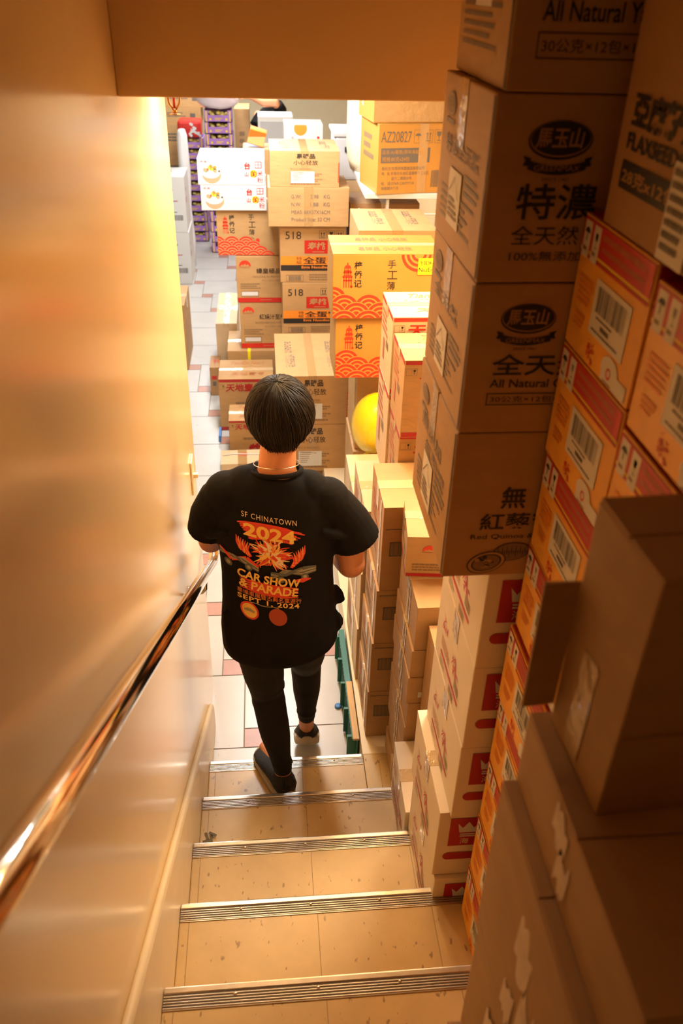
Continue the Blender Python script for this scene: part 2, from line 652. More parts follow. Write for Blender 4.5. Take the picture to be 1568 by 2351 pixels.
downlight(LAMP3[0], LAMP3[1], 'round warm ceiling light close to the end of the left stair wall')
downlight(LAMP2[0], LAMP2[1], 'second round warm ceiling light, to the right of the one over the stair foot')
# ------------------------------------------------------------------ handrail, switch, sprinkler
CHROME = mat('polished_chrome', (0.80, 0.74, 0.66), 0.06, metal=1.0)
RX = 0.040
hr = Mesh()
sl = -0.587
pts = [(RX, -1.0, 0.89 + sl * (-1.0 - 2.55)), (RX, 0.6, 0.89 + sl * (0.6 - 2.55))]
pts += [(RX, 2.50, 0.89 - sl * 0.05), (RX, 2.535, 0.90), (RX, 2.565, 0.886), (RX, 2.60, 0.884), (RX, 2.78, 0.884), (RX, 2.83, 0.884)]
hr.tube(pts, 0.0195, CHROME, 24)
ho = hr.build('handrail')
tag(ho, 'polished chrome tube handrail running down the glossy left wall', 'handrail')
for y in (0.15, 2.22):
    z = 0.89 + sl * (y - 2.55)
    b = Mesh()
    b.tube([(RX, y, z - 0.015), (RX, y, z - 0.055), (0.028, y, z - 0.072), (0.0, y, z - 0.078), (-0.0195, y, z - 0.078)], 0.0065, CHROME, 12)
    b.rings([((-0.0195, y, z - 0.078), (0, 0.03, 0), (0, 0, 0.03)), ((-0.014, y, z - 0.078), (0, 0.028, 0), (0, 0, 0.028))], CHROME, 20)
    b.build('bracket', ho)

sw = Mesh()
sw.box((-0.0195, 2.60, 1.165), (-0.013, 2.675, 1.30), TRIMP, 0.002)
so = sw.build('light_switch')
tag(so, 'cream light switch plate on the left wall near its far end', 'switch')
s2 = Mesh()
s2.box((-0.0135, 2.628, 1.222), (0.004, 2.645, 1.238), TRIMP, 0.002)
s2.build('toggle', so)

BRASS = mat('bronze_sprinkler', (0.62, 0.36, 0.13), 0.3, metal=1.0)
sx, sy, sz = 0.072, 2.10, 2.502
M = Mesh()
M.rings([((sx, sy, 2.66), (0.03, 0, 0), (0, 0.03, 0)), ((sx, sy, 2.652), (0.026, 0, 0), (0, 0.026, 0)), ((sx, sy, 2.645), (0.012, 0, 0), (0, 0.012, 0)), ((sx, sy, 2.558), (0.010, 0, 0), (0, 0.010, 0)), ((sx, sy, 2.552), (0.013, 0, 0), (0, 0.013, 0)), ((sx, sy, 2.546), (0.007, 0, 0), (0, 0.007, 0))], BRASS, 16)
sp = M.build('fire_sprinkler')
tag(sp, 'small bronze fire sprinkler hanging just behind the header by the wall', 'sprinkler')
M = Mesh()
for s in (-1, 1):
    M.tube([(sx + s * 0.008, sy, 2.55), (sx + s * 0.0135, sy, 2.54), (sx + s * 0.012, sy, 2.525), (sx + s * 0.003, sy, 2.512)], 0.0024, BRASS, 8)
M.build('frame', sp)
M = Mesh()
M.tube([(sx, sy, 2.545), (sx, sy, 2.515)], 0.0028, mat('sprinkler_bulb_red', (0.7, 0.03, 0.02), 0.1), 10)
M.build('bulb', sp)
M = Mesh()
M.rings([((sx, sy, 2.512), (0.004, 0, 0), (0, 0.004, 0)), ((sx, sy, 2.505), (0.006, 0, 0), (0, 0.006, 0))], BRASS, 12)
for k in range(14):
    a = 2 * math.pi * k / 14
    M.box((0.003, -0.0016, -0.0006), (0.0135, 0.0016, 0.0006), BRASS, 0, 0, Matrix.Translation((sx, sy, sz)) @ Matrix.Rotation(a, 4, 'Z'))
M.build('deflector', sp)


# ------------------------------------------------------------------ prints shared by several cartons
def ovallogo(f, u, v, r, m=BLACK, ink=CARD_D, small='SINCE 1961', full=True):
    """oval mark with three characters over a ribbon"""
    W_, H_ = f.w, f.h
    f.disc(u, v, r, m, 1, r * 0.55)
    f.disc(u, v - r * 0.03 / H_, r * 0.955, ink, 2, r * 0.50)
    f.disc(u, v - r * 0.05 / H_, r * 0.925, m, 3, r * 0.475)
    f.text('馬玉山', u - r * 0.78 / W_, v - r * 0.36 / H_, r * 0.58 / H_, ink, r * 1.5 / W_, bold=0.02, l=4, shear=0.1)
    if full:
        cu, cv = u * W_, v * H_
        rb = []
        for k in range(13):
            t = -1 + k / 6
            rb.append((cu + t * r * 0.92, cv + r * (0.72 - 0.16 * t * t)))
        for k in range(12, -1, -1):
            t = -1 + k / 6
            rb.append((cu + t * r * 0.92, cv + r * (0.98 - 0.16 * t * t)))
        for k in range(12):
            f.poly([rb[k], rb[k + 1], rb[24 - k], rb[25 - k]], m, 2)
        for s in (-1, 1):
            f.poly([(cu + s * r * 0.85, cv + r * 0.50), (cu + s * r * 1.1, cv + r * 0.44), (cu + s * r * 1.02, cv + r * 0.57), (cu + s * r * 1.08, cv + r * 0.72), (cu + s * r * 0.85, cv + r * 0.74)], m, 1)
        f.text('GREENMAX', u - r * 0.72 / W_, v + r * 0.70 / H_, r * 0.17 / H_, ink, r * 1.44 / W_, l=4)
        f.text(small, u - r * 0.42 / W_, v + r * 1.06 / H_, r * 0.10 / H_, m, r * 0.84 / W_)


def icon_umbrella(f, u, v, w, h, m):
    cu, cv = (u + w * 0.5), (v + h * 0.45)
    f.frame(u, v, w, h, m, 0.0018)
    r = w * f.w * 0.34
    f.disc(cu, cv, r, m, 2, r * 0.8, 14, math.pi, 2 * math.pi)
    f.rect(cu - 0.0012 / f.w, cv, 0.0024 / f.w, h * 0.32, m, 2)


def icon_arrows(f, u, v, w, h, m):
    f.frame(u, v, w, h, m, 0.0018)
    for k in (0.32, 0.68):
        x, y = (u + w * k) * f.w, (v + h * 0.2) * f.h
        a = w * f.w * 0.13
        f.poly([(x, y), (x + a, y + a * 1.4), (x - a, y + a * 1.4)], m, 2)
        f.rect(u + w * k - 0.002 / f.w, v + h * 0.3, 0.004 / f.w, h * 0.42, m, 2)
    f.rect(u + w * 0.2, v + h * 0.8, w * 0.6, h * 0.06, m, 2)


def icon_glass(f, u, v, w, h, m, fr=True):
    if fr:
        f.frame(u, v, w, h, m, 0.0018)
    x, y = (u + w * 0.5) * f.w, v * f.h
    a, b = w * f.w * 0.28, h * f.h
    f.poly([(x - a, y + b * 0.15), (x + a, y + b * 0.15), (x + a * 0.8, y + b * 0.42), (x + a * 0.25, y + b * 0.52), (x - a * 0.25, y + b * 0.52), (x - a * 0.8, y + b * 0.42)], m, 2)
    f.rect(u + w * 0.46, v + h * 0.5, w * 0.08, h * 0.3, m, 2)
    f.rect(u + w * 0.28, v + h * 0.79, w * 0.44, h * 0.05, m, 2)


def pagoda(f, u, v, w, h, m):
    X, Y, Wd, Hd = u * f.w, v * f.h, w * f.w, h * f.h

    def r(a, b, c, d):
        f.poly([(X + a * Wd, Y + b * Hd), (X + c * Wd, Y + b * Hd), (X + c * Wd, Y + d * Hd), (X + a * Wd, Y + d * Hd)], m, 2)
    for yy, hw in ((0.08, 0.30), (0.28, 0.42), (0.46, 0.5)):
        f.poly([(X + (0.5 - hw) * Wd, Y + (yy + 0.10) * Hd), (X + (0.5 - hw * 0.6) * Wd, Y + (yy + 0.02) * Hd), (X + (0.5 + hw * 0.6) * Wd, Y + (yy + 0.02) * Hd), (X + (0.5 + hw) * Wd, Y + (yy + 0.10) * Hd), (X + (0.5 + hw * 0.8) * Wd, Y + (yy + 0.14) * Hd), (X + (0.5 - hw * 0.8) * Wd, Y + (yy + 0.14) * Hd)], m, 2)
    r(0.45, 0.0, 0.55, 0.1)
    for xx in (0.2, 0.4, 0.55, 0.75):
        r(xx, 0.2, xx + 0.06, 0.48)
    for xx in (0.14, 0.36, 0.60, 0.82):
        r(xx, 0.56, xx + 0.07, 1.0)
    r(0.12, 0.68, 0.9, 0.74)
    f.disc((X + Wd * 0.88) / f.w, (Y + Hd * 0.96) / f.h, Wd * 0.12, m, 2)


def waves(f, m, bg, top, R=None):
    """overlapping scale waves along the lower part of a face; top(u) gives the height of the crest"""
    R = R or f.w * 0.105
    rows = int(f.h / (R * 0.62)) + 1
    l = 1.0
    for r in range(rows):
        cv = f.h - (rows - 1 - r) * R * 0.60 + R * 0.30
        for k in range(-1, int(f.w / (R * 1.7)) + 2):
            cu = k * R * 1.80 + (R * 0.90 if r % 2 else 0)
            if cv - R * 0.5 < top(cu / f.w) * f.h:
                continue
            ll = l + (0.12 if k % 2 else 0)
            for q, rr in enumerate((1.08, 1.0, 0.76, 0.64, 0.43, 0.30)):
                n = 26
                F_ = [(cu + R * rr * math.cos(math.pi + math.pi * j / n), cv + R * rr * 0.92 * math.sin(math.pi + math.pi * j / n)) for j in range(n + 1)]
                f.poly(F_ + [(cu + R * rr, cv + R * 0.4), (cu - R * rr, cv + R * 0.4)], bg if q % 2 == 0 else m, ll + q * 0.25)
        l += 1.6


def sunmark(f, u, v, r, m=REDB, ink=CARD, small=True):
    f.disc(u, v, r, m, 1, r, 18, math.pi, 2 * math.pi)
    cu, cv = u * f.w, v * f.h
    f.poly([(cu - r * 0.75, cv), (cu - r * 0.5, cv - r * 0.3), (cu - r * 0.3, cv - r * 0.12), (cu, cv - r * 0.42), (cu + r * 0.2, cv - r * 0.15), (cu + r * 0.5, cv - r * 0.32), (cu + r * 0.75, cv)], ink, 2)
    if small:
        f.lines(u - r / f.w, v + r * 0.15 / f.h, 2 * r / f.w, r * 0.22 / f.h, 1, FADER)


# ================================================================== cartons on the stairs, right hand side
# --- pale cartons with the crown mark, stacked on the third tread from the front
def crown_box(dx):
    b = Box(0.673 + dx, 1.262, 0.5235, 0.40, 0.345, 0.2555, m=CARD_W, seam='x')
    F = b.front
    F.rect(0.075, 0.09, 0.27, 0.43, CRIM)
    F.poly([(F.w * (0.125 + a), F.h * c) for a, c in ((0, 0.17), (0.035, 0.24), (0.07, 0.15), (0.105, 0.24), (0.14, 0.17), (0.125, 0.31), (0.015, 0.31))], WHITE, 2)
    F.rect(0.145, 0.33, 0.10, 0.018, WHITE, 2)
    F.rect(0.145, 0.36, 0.10, 0.018, WHITE, 2)
    F.text('海', 0.15, 0.40, 0.09, CARD_W, l=2)
    F.rect(0.09, 0.63, 0.26, 0.115, CRIM)
    F.disc(0.09, 0.6875, 0.0575 * F.h, CRIM, 1.4)
    L = b.left
    L.rect(0.20, 0.785, 0.54, 0.040, PINK)
    L.disc(0.20, 0.805, 0.020 * L.h, PINK, 1.4)
    L.disc(0.74, 0.805, 0.020 * L.h, PINK, 1.4)
    rs = random.Random(14)
    for (u, v, n) in ((0.17, 0.36, 10), (0.50, 0.46, 16)):
        for q in range(n):
            x, y = (u + rs.uniform(0, 0.15 if n < 12 else 0.25)) * L.w, (v + rs.uniform(0, 0.17)) * L.h
            a, e, t = rs.uniform(0, 3.1), rs.uniform(0.010, 0.022), rs.uniform(0.0015, 0.003)
            c_, s_ = math.cos(a), math.sin(a)
            L.poly([(x - e * c_, y - e * s_), (x + t * s_, y - t * c_), (x + e * c_, y + e * s_), (x - t * s_, y + t * c_)], PINK, 1 + q * 0.05)
    L.lines(0.18, 0.60, 0.34, 0.14, 5, FADER, 1, 0.35)
    L.bars(0.62, 0.63, 0.13, 0.11, FADE, 16)
    L.bars(0.50, 0.855, 0.14, 0.09, FADE, 16)
    L.lines(0.18, 0.86, 0.16, 0.10, 4, FADE, 1, 0.35)
    b.tape('x', 0.05, 0.07, TAPE_L)
    return b


CR = 'pale crown mark cartons on the stairs'
c0 = crown_box(0.0).done('cardboard_carton', 'pale carton with red crown square, bottom of its stack on the stair tread', 'carton', CR)
_zz = 0.2575
for i, (dx, dy, lb) in enumerate(((-0.006, 0.012, 'second from the bottom, its lid edge showing'), (0.017, -0.004, 'in the middle of its stack'), (0.017, -0.010, 'directly under the topmost of its stack'), (0.016, -0.014, 'topmost, under the tall brown stack'))):
    dup(c0, dx, dy, _zz * (i + 1), 'pale carton with red crown square, ' + lb)
TOP_B = 0.5235 + _zz * 5

# --- tall brown stack that overhangs the crown cartons
A0 = TOP_B + 0.0015


def tall(z, h, kind, label, dx=0.0, lean=0.0):
    b = Box(0.590 + dx, 1.230, z, 0.52, 0.348, h, m=CARD, seam=None, rot=lean)
    F, L = b.front, b.left
    if kind != 'yam':
        L.disc(0.20, 0.17, 0.034, FADEG, 1, 0.019)
        L.disc(0.20, 0.17, 0.031, CARD, 2, 0.016)
        L.disc(0.20, 0.17, 0.029, FADEG, 3, 0.014)
        L.text('馬玉山', 0.135, 0.14, 0.06, CARD, 0.13, l=4)
        L.rect(0.11, 0.255, 0.18, 0.03, FADEG)
        b.sticker(L, 0.30, 0.52, 0.26, 0.34, CREAMP, l=2.5, deco=lambda f: (f.lines(0.1, 0.5, 0.8, 0.4, 4, FADE), f.poly([(f.w * .1, f.h * .4), (f.w * .5, f.h * .1), (f.w * .5, f.h * .12), (f.w * .12, f.h * .42)], FADE), f.poly([(f.w * .5, f.h * .1), (f.w * .9, f.h * .45), (f.w * .88, f.h * .47), (f.w * .5, f.h * .12)], FADE)))
        b.tape('x', 0.05, 0.10, TAPE_L, 0.02)
    if kind == 'nong':
        ovallogo(F, 0.190, 0.223, 0.047)
        F.text('特濃', 0.088, 0.445, 0.195, BLACK, 0.235, bold=0.012)
        F.text('全天然', 0.086, 0.672, 0.108, BLACK, 0.20)
        F.text('100%無添加', 0.088, 0.815, 0.058, BLACK, 0.215)
        L.text('特濃全天然', 0.14, 0.34, 0.11, FADEG, 0.7, bold=0.01)
    elif kind == 'tian':
        ovallogo(F, 0.178, 0.216, 0.045)
        F.text('全天然', 0.083, 0.445, 0.145, BLACK, 0.31, bold=0.012)
        F.text('All Natural Oat', 0.083, 0.615, 0.058, BLACK, 0.275, bold=0.01)
        F.frame(0.078, 0.712, 0.345, 0.085, BLACK, 0.0016)
        F.text('30公克×12包×12罐', 0.090, 0.732, 0.045, BLACK, 0.30)
        L.text('全天然', 0.14, 0.30, 0.11, FADEG, 0.6, bold=0.01)
    elif kind == 'quinoa':
        F.text('無', 0.181, 0.352, 0.150, BLACK, bold=0.012)
        F.text('紅藜麥', 0.117, 0.535, 0.120, BLACK, 0.275, bold=0.008)
        F.text('Red Quinoa & Black', 0.090, 0.684, 0.040, BLACK, 0.33)
        # two walnut halves
        for (cu, cv, rx, ry, tl) in ((0.248, 0.820, 0.036, 0.021, -0.12), (0.160, 0.895, 0.038, 0.024, -0.28)):
            pts = lambda k: [(cu * F.w + k * (rx * math.cos(t) * math.cos(tl) - ry * math.sin(t) * math.sin(tl)), cv * F.h + k * (rx * math.cos(t) * math.sin(tl) + ry * math.sin(t) * math.cos(tl))) for t in [2 * math.pi * i / 30 for i in range(30)]]
            far = cu > 0.2
            F.poly(pts(1), BLACK, 1 if far else 3)
            F.poly(pts(0.94), FADE if far else CARD, 2 if far else 3.5)
            if not far:
                F.poly(pts(0.78), BLACK, 4)
                F.poly(pts(0.70), FADE, 4.3)
                rr = random.Random(3)
                for q in range(26):
                    t, k = rr.uniform(0, 6.28), rr.uniform(0, 0.62)
                    F.disc(cu + k * rx * math.cos(t) / F.w, cv + k * ry * math.sin(t) / F.h, rr.uniform(0.002, 0.006), (CARD, BLACK, FADE)[q % 3], 5 + q * 0.05, rr.uniform(0.0012, 0.004), 9)
            else:
                for q in range(15):
                    a = -0.85 + q * 0.12
                    e_ = math.sqrt(1 - a * a)
                    F.poly([(cu * F.w + rx * a, cv * F.h - ry * 0.8 * e_ * (1 if q % 2 else 0.3)), (cu * F.w + rx * a + 0.0016, cv * F.h), (cu * F.w + rx * a + 0.0008, cv * F.h + ry * 0.8 * e_ * (0.4 if q % 3 else 1)), (cu * F.w + rx * a - 0.0006, cv * F.h)], BLACK, 2.5)
        L.text('無添加', 0.16, 0.28, 0.11, FADEG, 0.55, bold=0.01)
        L.text('紅藜麥', 0.30, 0.42, 0.10, FADEG, 0.55, bold=0.01)
    else:
        F.text('All Natural Yam', 0.073, 0.640, 0.080, BLACK, 0.31, bold=0.012)
        F.frame(0.068, 0.760, 0.40, 0.105, BLACK, 0.0016)
        F.text('30公克×12包×12罐/箱', 0.080, 0.785, 0.055, BLACK, 0.36)
        L.text('馬玉山', 0.10, 0.50, 0.10, FADEG, 0.75, bold=0.01)
        b.sticker(L, 0.34, 0.42, 0.30, 0.26, CREAMP, deco=lambda f: f.lines(0.1, 0.1, 0.8, 0.8, 6, FADE))
    L.rect(0.972, 0.0, 0.028, 1.0, DARK)
    L.lines(0.12, 0.66, 0.72, 0.22, 5, FADEG, 1, 0.5, 0.5)
    if kind != 'yam':
        L.lines(0.6, 0.50, 0.3, 0.14, 3, FADEG)
    return b.done('cardboard_carton', label)


tall(A0, 0.308, 'quinoa', 'large brown carton printed with walnuts, bottom of the tall dark stack', 0.0, 0.003)
tall(A0 + 0.310, 0.258, 'tian', 'large brown carton with black oval logo, second from the bottom of the tall dark stack', 0.001, -0.004)
tall(A0 + 0.570, 0.262, 'nong', 'large brown carton with two bold black characters under its oval logo', 0.002, 0.006)
tall(A0 + 0.834, 0.30, 'yam', 'topmost large brown carton of the tall dark stack, beside the header', 0.012, -0.008)


# --- orange cartons with a red band
def orange_box():
    b = Box(0.745, 0.963, 0.6975, 0.36, 0.262, 0.1970, m=CARD_C, seam='y')
    L = b.left
    L.rect(0.0, 0.0, 1.0, 0.235, RED)
    L.rect(0.0, 0.265, 1.0, 0.022, RED)
    L.rect(0.0, 0.236, 1.0, 0.015, YELLOW, 1.2)
    L.rect(0.035, 0.035, 0.10, 0.26, CREAMP, 2)
    L.rect(0.175, 0.035, 0.10, 0.26, CREAMP, 2)
    L.disc(0.085, 0.12, 0.0095, BLACK, 3, 0.008, 12, math.pi, 2 * math.pi)
    L.rect(0.078, 0.12, 0.01, 0.06, BLACK, 3)
    icon_glass(L, 0.19, 0.06, 0.07, 0.16, BLACK, False)
    L.lines(0.05, 0.22, 0.07, 0.05, 1, FADE, 3)
    L.lines(0.19, 0.22, 0.07, 0.05, 1, FADE, 3)
    L.lines(0.32, 0.06, 0.58, 0.06, 1, FADER, 2, 0.7, 0.35)
    L.lines(0.32, 0.145, 0.58, 0.05, 1, FADER, 2, 0.7, 0.3)
    L.rect(0.93, 0.0, 0.07, 0.235, REDB, 2)
    L.rect(0.0, 0.985, 1.0, 0.015, RED, 2)
    L.rect(0.34, 0.36, 0.50, 0.40, CREAMP, 1)
    L.bars(0.39, 0.40, 0.40, 0.185, GREY)
    L.lines(0.42, 0.61, 0.36, 0.03, 1, GREY, 2)
    L.lines(0.50, 0.65, 0.2, 0.04, 1, GREY, 2, 0.9)
    L.lines(0.38, 0.71, 0.42, 0.03, 1, GREY, 2)
    L.lines(0.08, 0.42, 0.22, 0.22, 5, ORANGE)
    L.lines(0.10, 0.70, 0.20, 0.12, 3, ORANGE)
    rs = random.Random(11)
    for q in range(22):
        L.rect(0.36 + rs.uniform(0, 0.09), 0.80 + rs.uniform(0, 0.15), rs.uniform(0.008, 0.03), rs.uniform(0.008, 0.03), REDB, 1 + q * .02)
    L.rect(0.62, 0.87, 0.34, 0.13, CREAMP, 1)
    L.disc(0.72, 0.87, 0.030, CREAMP, 1.4, 0.018)
    L.disc(0.72, 0.90, 0.0085, REDB, 2)
    L.disc(0.725, 0.895, 0.005, CREAMP, 3)
    L.lines(0.66, 0.965, 0.12, 0.025, 1, FADE, 2)
    F = b.front
    F.rect(0, 0, 1, 0.235, RED)
    F.rect(0, 0.265, 1, 0.022, RED)
    T = b.top
    T.rect(0, 0, 0.42, 1, CRIM, 1)
    T.rect(0.58, 0, 0.42, 1, CRIM, 1)
    b.tape('y', 0.055, 0.05, TAPE_L)
    return b


OR = 'orange and red drink cartons against the right wall'
o0 = orange_box().done('drink_carton', 'orange and red carton, lowest of the column beside the pale crown cartons', 'carton', OR)
W9 = ['lowest', 'second from the bottom', 'third from the bottom', 'fourth from the bottom', 'middle one', 'fourth from the top', 'third from the top', 'second from the top', 'topmost']
rj = random.Random(5)
for i in range(1, 9):
    dup(o0, rj.uniform(-0.004, 0.006), rj.uniform(-0.005, 0.004), 0.1994 * i, 'orange and red carton, %s of the column beside the tall brown stack' % W9[i])
W8 = ['lowest', 'second', 'third', 'fourth', 'fifth', 'third from the top', 'second from the top', 'topmost']
for i in range(8):
    dup(o0, rj.uniform(-0.003, 0.003), -0.272 + rj.uniform(-0.004, 0.004), 0.8715 - 0.6975 + 0.2005 * i, 'orange and red carton, %s of the nearer column behind the crushed cartons' % W8[i])
ZQ = 2.4915

# --- very large carton on top of the orange ones
b = Box(0.748, 0.715, ZQ, 0.42, 0.45, 0.33, m=CARD_D, seam=None)
L = b.left
L.text('亞麻籽黑芝麻', 0.078, 0.485, 0.130, BLACK, 0.66, bold=0.03)
L.text('FLAXSEED&BLACK', 0.076, 0.632, 0.062, BLACK, 0.62, bold=0.03)
L.rect(0.070, 0.735, 0.60, 0.105, BLACK)
L.text('28克x12包x12', 0.085, 0.757, 0.060, CARD_D, 0.50, bold=0.02, l=3)
b.sticker(L, 0.415, 0.66, 0.16, 0.335, CREAMP, l=5, deco=lambda f: f.lines(0.08, 0.06, 0.84, 0.88, 7, GREY))
b.done('cardboard_carton', 'large brown carton with heavy black writing and a black band, on the orange cartons')

# --- crushed brown cartons nearest the camera
def torn(L, spots):
    rs = random.Random(4)
    for (u, v, w, h) in spots:
        pts = []
        n = 9
        for k in range(n):
            pts.append(((u + w * k / (n - 1)) * L.w, (v + rs.uniform(0, 0.35) * h) * L.h))
        for k in range(n - 1, -1, -1):
            pts.append(((u + w * k / (n - 1)) * L.w, (v + h - rs.uniform(0, 0.35) * h) * L.h))
        for k in range(n - 1):
            L.poly([pts[k], pts[k + 1], pts[2 * n - 2 - k], pts[2 * n - 1 - k]], TORN, 1)


b = Box(0.545, 0.385, 1.0465, 0.40, 0.29, 0.250, m=CARD, seam=None, jit=0.004)
b.done('cardboard_carton', 'crumpled brown carton at the very bottom of the near stack, cut by the frame')
b = Box(0.561, 0.360, 1.298, 0.42, 0.318, 0.286, m=CARD, seam='x', jit=0.003)
torn(b.left, [(0.30, 0.15, 0.16, 0.5), (0.42, 0.5, 0.2, 0.4)])
b.done('cardboard_carton', 'scuffed brown carton with torn patches, second from the bottom of the near stack')
b = Box(0.556, 0.350, 1.5855, 0.42, 0.325, 0.325, m=CARD, seam='x', jit=0.003)
torn(b.left, [(0.42, 0.20, 0.16, 0.36), (0.56, 0.42, 0.14, 0.44), (0.40, 0.62, 0.12, 0.28)])
b.done('cardboard_carton', 'scuffed brown carton, tall one in the middle of the near stack')
b = Box(0.573, 0.325, 1.912, 0.45, 0.350, 0.121, m=CARD, seam='x', jit=0.002)
torn(b.left, [(0.34, 0.05, 0.12, 0.5), (0.42, 0.35, 0.10, 0.6)])
b.done('cardboard_carton', 'flat brown carton carrying the dark square one in the near stack')
b = Box(0.600, 0.526, 2.0345, 0.40, 0.136, 0.312, m=CARD, seam='x', rot=0.045, jit=0.002)
b.front.text('100', 0.27, 0.36, 0.07, BLACK, bold=0.03, shear=0.3)
b.front.rect(0.0, 0.62, 1.0, 0.006, FADE)
b.sticker(b.left, 0.30, 0.52, 0.26, 0.44, TAPE_L, 'packing_tape', 'clear tape strip, loose and shiny')
o = b.done('cardboard_carton', 'dark square brown carton on top of the near stack, at the right edge')
M = Mesh()
M.box((-0.235, 0.074, 0.02), (-0.195, 0.079, 0.20), CARD, 0.001, 0.003)
M.build('flap', o)

# --- white carton on the fourth tread
b = Box(0.662, 1.615, 0.3495, 0.30, 0.285, 0.238, m=CARD_W, seam='x', rot=-0.02)
b.top.text('大洋', 0.40, 0.14, 0.10, PINK, 0.22)
b.top.text('OCEAN', 0.40, 0.07, 0.05, PINK, 0.22)
for q in range(3):
    b.left.text('大洋', 0.10 + 0.28 * q, 0.2 + 0.1 * q, 0.22, PINK, 0.2)
b.left.lines(0.08, 0.62, 0.8, 0.28, 5, FADER)
b.left.rect(0.3, 0.5, 0.6, 0.03, PINK)
b.tape('x', 0.05, 0.06, TAPE_L)
b.done('cardboard_carton', 'cream white carton with pink print on the fourth stair tread')

# --- thin cartons stacked behind the crown cartons
def strap_box(z, w, d, h, label, x=0.70, y=1.915, m=CARD, rot=0.0, spot=True):
    b = Box(x, y, z, w, d, h, m=m, seam='y', rot=rot)
    b.left.rect(0.46, 0, 0.03, 1, TAPE_L)
    b.left.rect(0.60, 0, 0.06, 1, TAPE_L)
    if spot:
        b.front.rect(0.12, 0.55, 0.10, 0.22, CREAMP)
    b.tape('x', 0.04, h * 0.95, TAPE_L)
    return b.done('cardboard_carton', label, 'carton', 'flat brown cartons behind the crown cartons')


hs = [0.1145, 0.1145, 0.118, 0.1145, 0.1145, 0.1145, 0.1145, 0.174]
z = 0.1745
nm = ['lowest flat', 'second lowest flat', 'third lowest flat', 'middle flat', 'fourth from the top flat', 'third from the top flat', 'second from the top flat', 'topmost']
for i, h in enumerate(hs):
    strap_box(z, 0.30, 0.325, h, nm[i] + ' brown carton in the strapped stack beside the grip hole stack', 0.702 + random.uniform(-0.004, 0.006), 1.912 + random.uniform(-0.006, 0.008), spot=i in (5, 3, 1))
    z += h + 0.0012
ZG = z
b = Box(0.690, 2.075, ZG, 0.36, 0.215, 0.155, m=CARD, seam='x', rot=-0.10)
sunmark(b.front, 0.20, 0.34, 0.022)
b.front.text('蠔皇極品鮑魚', 0.42, 0.12, 0.17, BLACK, 0.5, bold=0.01)
b.front.text('PREMIUM OYSTER', 0.36, 0.34, 0.08, FADE, 0.5)
b.front.text('12 X 1', 0.45, 0.45, 0.07, FADE, 0.2)
b.front.lines(0.06, 0.66, 0.5, 0.2, 3, FADE)
b.front.rect(0, 0.90, 1, 0.10, CRIM)
b.left.rect(0, 0.90, 1, 0.10, CRIM)
b.left.lines(0.1, 0.2, 0.35, 0.5, 4, FADEG)
b.left.bars(0.55, 0.45, 0.3, 0.3, FADEG)
b.top.lines(0.5, 0.06, 0.4, 0.2, 2, FADE)
b.tape('x', 0.045, 0.05, TAPE_L, 0.02)
b.done('cardboard_carton', 'small brown carton with a red half sun mark on top of the strapped stack')

# slim upright carton between the two stacks
b = Box(0.742, 1.795, 0.590, 0.25, 0.098, 0.52, m=CARD, seam='y')
b.tape('y', 0.05, 0.05)
b.done('cardboard_carton', 'tall slim tan carton wedged between the crown cartons and strapped stack')

# --- tall taped stack on the platform, grip holes on the front
def grip_box(x, y, z, w, d, h, label):
    b = Box(x, y, z, w, d, h, m=CARD, seam='x')
    F = b.front
    gv = 0.30 if h < 0.3 else 0.40
    fh = 0.06 / h
    F.frame(0.08, gv, 0.26, fh, GREY, 0.004)
    F.rect(0.09, gv + 0.01, 0.24, fh - 0.02, FADE, 0.8)
    for q in range(4):
        F.rect(0.12 + q * 0.05, gv + 0.01, 0.006, fh - 0.02, GREY, 1)
    F.rect(0.03, gv - 0.055 / h, 0.6, 0.003 / h, GREY)
    F.rect(0.0, gv - 0.045 / h, 0.006, 0.09 / h, GREY)
    L = b.left
    L.lines(0.12, 0.2, 0.5, 0.3, 4, FADER)
    L.lines(0.12, 0.6, 0.5, 0.2, 3, FADE)
    L.rect(0.75, 0.0, 0.10, 1.0, TAPE_L)
    b.tape('x', 0.055, 0.09, TAPE_L)
    return b


GR = 'taped brown cartons on the platform'
fz = 0.1740
for i, (h, x, lb) in enumerate(((0.2505, 0.627, 'bottom one on the platform'), (0.2505, 0.632, 'second from the bottom'), (0.2505, 0.639, 'under the tallest one'), (0.355, 0.647, 'tallest one at the top'))):
    b = grip_box(x, 2.297, fz, 0.34, 0.305, h, '')
    if i == 3:
        T = b.top
        for r in range(4):
            T.rect(0.38, 0.30 + 0.1 * r, 0.22, 0.006, FADE)
            T.rect(0.38 + 0.0733 * r, 0.30, 0.004, 0.30, FADE)
        for r in range(3):
            T.lines(0.42 + 0.06 * r, 0.64, 0.03, 0.26, 8, FADE, 1, 0.8)
    b.done('cardboard_carton', 'brown carton with printed grip hole in the taped stack, ' + lb, 'carton', GR)
    fz += h + 0.0012

# --- next row along the aisle
for i, (h, lb) in enumerate(((0.29, 'lowest'), (0.29, 'middle'), (0.30, 'top'))):
    b = Box(0.617 + 0.006 * i, 2.625, 0.174 + 0.2915 * i, 0.38, 0.40, h, m=CARD_G, seam='x')
    b.left.lines(0.1, 0.2, 0.5, 0.4, 5, FADER)
    b.left.rect(0.55, 0.0, 0.12, 1.0, TAPE_L)
    b.left.text('小心', 0.2, 0.66, 0.2, FADER, 0.2)
    b.tape('x', 0.06, 0.10, TAPE_L)
    b.done('cardboard_carton', lb + ' pale carton in the shiny taped row behind the grip hole stack', 'carton', 'pale taped cartons along the aisle')

